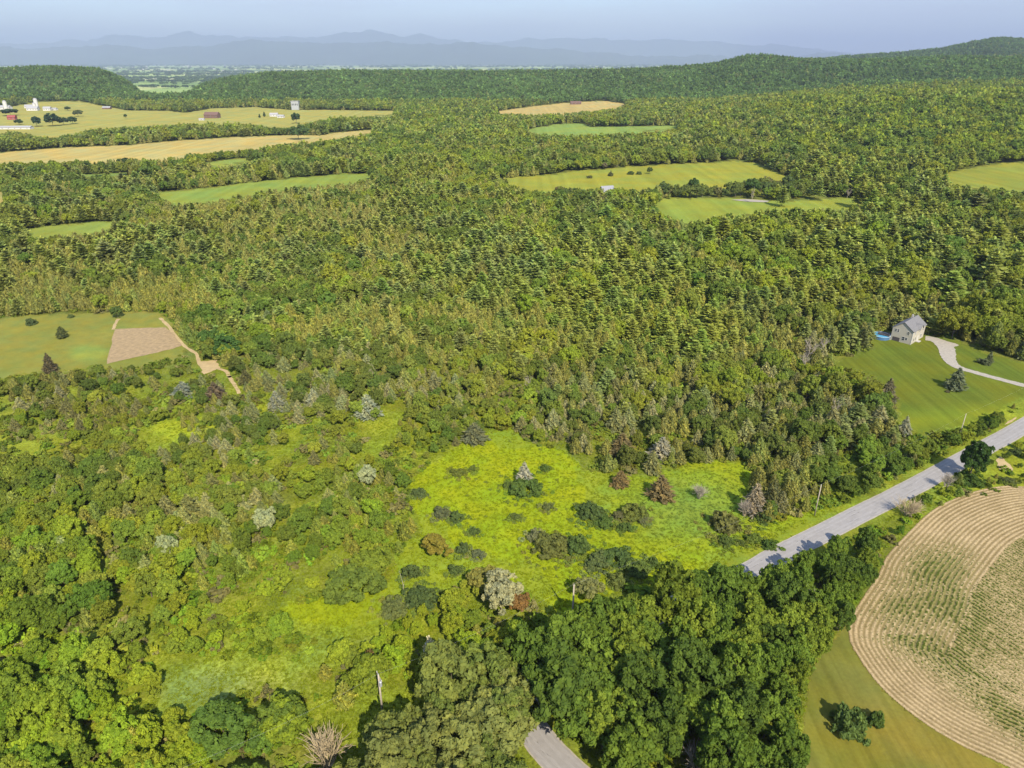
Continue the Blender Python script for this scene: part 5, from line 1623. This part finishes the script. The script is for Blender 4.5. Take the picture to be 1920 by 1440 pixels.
for i in range(n):
    a = 2 * math.pi * i / n
    for r_, z_ in ((ra - .14, 1.255), (ra + .14, 1.255), (ra + .14, 1.32), (ra - .14, 1.32)): vs.append((r_ * math.cos(a), r_ * math.sin(a), z_))
for i in range(n):
    j = (i + 1) % n
    for k_ in range(4): fs.append((4 * i + k_, 4 * j + k_, 4 * j + (k_ + 1) % 4, 4 * i + (k_ + 1) % 4))
MB().add(vs, fs).build("rim", M_POOLR, pl)
MB().add([((ra - .07) * math.cos(2 * math.pi * i / n), (ra - .07) * math.sin(2 * math.pi * i / n), 1.08) for i in range(n)], [tuple(range(n))]).build("water", M_POOLW, pl)
ld = MB()
for s in (-.25, .25): ld.tube((s, 0, .0), (s, .25, 2.0), .03, .03, 6)
for k_ in range(5): ld.tube((-.25, .03 + k_ * .05, .3 + k_ * .35), (.25, .03 + k_ * .05, .3 + k_ * .35), .025, .025, 5)
lo = ld.build("pool_ladder", M_WHITE); lo.location = (pxy[0] + 2.2, pxy[1] - 2.95, 0); tag(lo, "white ladder leaning on the rim of the blue pool", "ladder")

# ------------------------------------------------------------------ far farms
def farm(name, px, py, rz, L_, W_, he, hr, wall, roof, lab, cat="barn", sink=0.0, win=0):
    X, Y, Z = ground(px, py)
    e = gable_house(name, X, Y, Z - sink, R(rz), L_, W_, he, hr, wall, roof, lab, cat, .5)
    for i in range(win):
        window(e, (L_ * (i + .5) / win - .8, 0, he * .35), (1, 0, 0), 1.6, he * .35, nrm=(0, -1, 0))
    return e


farm("barn", 50, 208, 8, 22, 12, 5, 8.5, M_WHITE, M_WHITEROOF, "large white barn in front of the far silos", win=4)
farm("barn", 46, 203, 12, 26, 12, 4, 7, M_WHITE, M_WHITEROOF, "long pale barn behind the large white barn", win=4)
farm("barn", -3, 206, 0, 24, 13, 5, 8.5, M_WHITE, M_WHITEROOF, "pale barn at the far left edge of the picture", win=3)
farm("farmhouse", 81, 208, 5, 15, 9, 5, 8, M_WHITE, M_WHITEROOF, "white farmhouse right of the large white barn", "house", win=3)
farm("shed", 97, 207, -5, 10, 7, 3.2, 5, M_WHITE, M_WHITEROOF, "small white shed at the right end of the far farm", "shed", win=1)
farm("barn", 14, 225, 10, 13, 10, 4.5, 7.5, M_REDBARN, M_REDBARN, "bright red barn below the dark wide tree", win=2)
farm("barn", -36, 243, 3, 76, 11, 2.8, 4.6, M_WHITE, M_WHITEROOF, "very long low barn with a white roof at the left edge", win=8)
farm("shed", 192, 205, 0, 17, 9, 3.2, 5.5, M_BROWNW, M_WHITEROOF, "pale roofed shed at the foot of the wooded hill", "shed", win=2)
farm("barn", 383, 222, -4, 26, 14, 6, 10.5, M_BROWNW, M_BROWNW, "brown barn in the middle of the far farm fields", win=3)
farm("shed", 373, 226, 0, 9, 6, 2.2, 3.4, M_WHITE, M_WHITEROOF, "small white shed left of the brown barn", "shed", win=1)
farm("farmhouse", 506, 219, 6, 15, 9, 3.6, 6.4, M_WHITE, M_WHITEROOF, "white farmhouse between the two dark field trees", "house", win=3)
farm("shed", 520, 221, -8, 12, 7, 3, 5, M_WHITE, M_WHITEROOF, "low white shed right of the white farmhouse", "shed", win=2)
farm("barn", 1070, 196, 4, 26, 10, 4, 7, M_BROWNW, M_BROWNW, "small brown barn on the stubble field by the hills", win=3)
farm("farmhouse", 1131, 372, 20, 10, 8, 5.2, 8.6, M_SIDING, M_PALEROOF, "farmhouse with a pale grey roof among the trees", "house", win=3)
farm("shed", 1181, 378, 10, 9, 6, 2.8, 4.6, M_WHITE, M_WHITEROOF, "white shed right of the grey roofed farmhouse", "shed", win=1)
farm("shed", 1219, 376, 80, 5, 4, 4.8, 7.0, M_REDBARN, M_WHITEROOF, "narrow red and white shed at the tree row's left end", "shed", win=1)


def silo(px, py, r, h, mat, lab):
    X, Y, Z = ground(px, py); e = empty("silo", (X, Y, Z)); tag(e, lab, "silo")
    MB().tube((0, 0, -1), (0, 0, h), r, r, 20).build("wall", mat, e, False)
    prof = [(r * math.cos(a), r * .8 * math.sin(a)) for a in np.linspace(0, math.pi / 2, 5)]
    m_ = MB()
    for (r0, z0), (r1, z1) in zip(prof[:-1], prof[1:]): m_.tube((0, 0, h + z0), (0, 0, h + z1), max(r0, .01), max(r1, .01), 20)
    m_.build("roof", M_WHITEROOF, e)


silo(70, 204, 4.2, 19, M_WHITE, "tall white silo behind the large white barn")
silo(66, 205, 3.4, 11, M_WHITE, "short white silo beside the tall white silo")
silo(12, 206, 4.0, 16, M_WHITE, "white silo at the far left farm's pale barn")
X, Y, Z = ground(555, 206)
e = empty("feed_tower", (X, Y, Z)); tag(e, "tall grey block tower standing against the wooded hill", "tower")
MB().box(-8, 8, -5, 5, -1, 17).build("wall", M_METAL, e); MB().box(-8.6, 8.6, -5.6, 5.6, 17.01, 18).build("roof", M_WHITEROOF, e)
for a in range(4):
    window(e, (-6.5 + a * 3.6, -5, 9), (1, 0, 0), 2.2, 4, nrm=(0, -1, 0))
tag(sheet("gravel_yard", densify(P([(1370, 375), (1400, 374), (1440, 377), (1432, 379.5), (1396, 378)]), 3, .2), .25, M_GRAVEL), kind="structure")
X, Y = at(1242, 1406); o = MB().box(-.25, .25, -.2, .2, 0, .35).box(-.17, .15, -.13, .14, .35, .5).build("pale_stone", M_STONE); o.location = (X, Y, 0)
tag(o, "small whitish stone in the brown clearing at the bottom edge", "stone")

# towns and farms far out on the plain
tw = []
for i in range(56):
    px, py = random.choice([(random.uniform(170, 450), random.uniform(120, 141)), (random.uniform(560, 1000), random.uniform(117, 120.5)), (random.uniform(190, 370), random.uniform(124, 136))])
    X, Y, Z = ground(px, py)
    if Y < 4200 or Y > 30000: continue
    s = Y / 9000; L_ = random.uniform(14, 40) * s; W_ = random.uniform(10, 18) * s; h = random.uniform(5, 9) * s
    e = gable_house("farm_building", X, Y, Z, random.uniform(-.4, .4), L_, W_, h, h * 1.5, M_WHITE, random.choice([M_WHITEROOF, M_ROOF]), "white speck of a farm building " + ("in the gap between the wooded hills" if px < 460 and py > 123 else "on the plain below the mountains"), "building", .5)
    e["group"] = "buildings scattered on the hazy plain"

# hedgerows and woods on the plain
def plain_trees():
    n = 26000
    Yp = 4200 * (28000 / 4200) ** rng.random(n); c = rng.uniform(-250, 2150, n); Xp = (c - 960) / 1435 * Yp
    nz_ = fbm(Xp / 1500, Yp / 500, 111, 3); line = np.abs(((Yp + Xp * .22) / (260 + Yp * .03)) % 1 - .5)
    Zp = height(Xp, Yp)
    k = ((nz_ > .64) | (line < .025)) & (Zp < -20)
    Xp, Yp, Zp = Xp[k], Yp[k], Zp[k]; n = len(Xp)
    s = 13 * (1 + Yp / 9000); w = s * 2.0
    scatter("distant_woods", np.column_stack([Xp, Yp, Zp]), rng.uniform(0, 6.28, n), np.column_stack([w / .84, w / .84, s]), rng.integers(0, 4, n),
            np.array([.07, .115, .04]) * np.exp(rng.normal(size=(n, 1)) * .2), KINDS["broadleaf"][2], "hedgerows and woods on the hazy plain beyond the hills", "woodland")


plain_trees()

# ------------------------------------------------------------------ mountains beyond the plain
M_MOUNT = simple("forested_mountain", (0.035, 0.055, 0.035), 0.95, 0.0006, 0.35)


def mountains(name, dist, prof, depth, seed):
    mpp = .000636 * dist
    us = np.linspace(-900, 2900, 900); hs = 100 + (112 - np.interp(us, [p[0] for p in prof], [p[1] for p in prof])) * mpp
    rows = 26; tt = np.linspace(-1, 1, rows)
    X = np.empty((len(us), rows)); Y = X.copy(); Z = X.copy()
    for j, t in enumerate(tt):
        yy = dist + t * depth
        xx = (us - 960) / 1435 * yy
        sh = (1 - abs(t)) ** .8
        nz_ = fbm(xx / 1600, yy / 1600 + seed, seed, 5)
        X[:, j] = xx; Y[:, j] = yy
        Z[:, j] = -75 + (hs + 75) * sh * (1 - (1 - sh) * 1.1 * (1 - nz_)) + (fbm(us / 26, 0 * us + seed, seed + 3, 6) - .5) * mpp * 11 * sh
    V = np.stack([X, Y, Z], -1).reshape(-1, 3)
    idx = np.arange(X.size).reshape(X.shape)
    F = np.stack([idx[:-1, :-1], idx[1:, :-1], idx[1:, 1:], idx[:-1, 1:]], -1).reshape(-1, 4)
    tag(link(name, mesh_np(name, V, F, [M_MOUNT], smooth=True)), kind="structure")


mountains("mountains", 27000, [(-900, 100), (-300, 96), (0, 84), (35, 91), (80, 91), (130, 83), (180, 86), (225, 82), (270, 92), (330, 88), (380, 84), (430, 79), (475, 71), (520, 77), (590, 79), (640, 78), (720, 79), (800, 82), (850, 81), (900, 79), (960, 85),
                               (1040, 92), (1100, 97), (1250, 104), (1480, 105), (1560, 98), (1620, 104), (1720, 106), (2900, 116)], 4200, 5)
mountains("mountains", 41000, [(-900, 84), (-200, 86), (0, 80), (50, 82), (125, 75), (170, 75), (210, 67), (250, 65), (290, 68), (330, 64), (365, 59), (410, 65), (450, 68), (480, 65), (520, 68), (600, 70), (630, 62), (665, 58), (700, 56), (740, 65), (765, 70), (790, 62),
                               (825, 72), (875, 75), (925, 79), (960, 75), (990, 70), (1050, 73), (1110, 71), (1160, 75), (1210, 78), (1245, 71), (1280, 74), (1360, 79), (1410, 85), (1440, 81), (1510, 89), (1585, 98), (1650, 100), (1685, 96), (1740, 101), (2900, 112)], 5200, 15)

# ------------------------------------------------------------------ the air
hz, nt, N, L, out = mat_new("haze_air")
pv = N.new("ShaderNodeVolumePrincipled"); pv.inputs["Color"].default_value = (0.365, 0.43, 0.59, 1)
pv.inputs["Density"].default_value = 0.000054; pv.inputs["Anisotropy"].default_value = 0.0
L.new(pv.outputs[0], out.inputs["Volume"])
o = MB().box(-62000, 62000, -6000, 72000, -90, 1850).build("haze", hz)
tag(o, "thin blue haze between the camera and the far mountains", "haze", kind="stuff")
print("objects", len(bpy.data.objects))
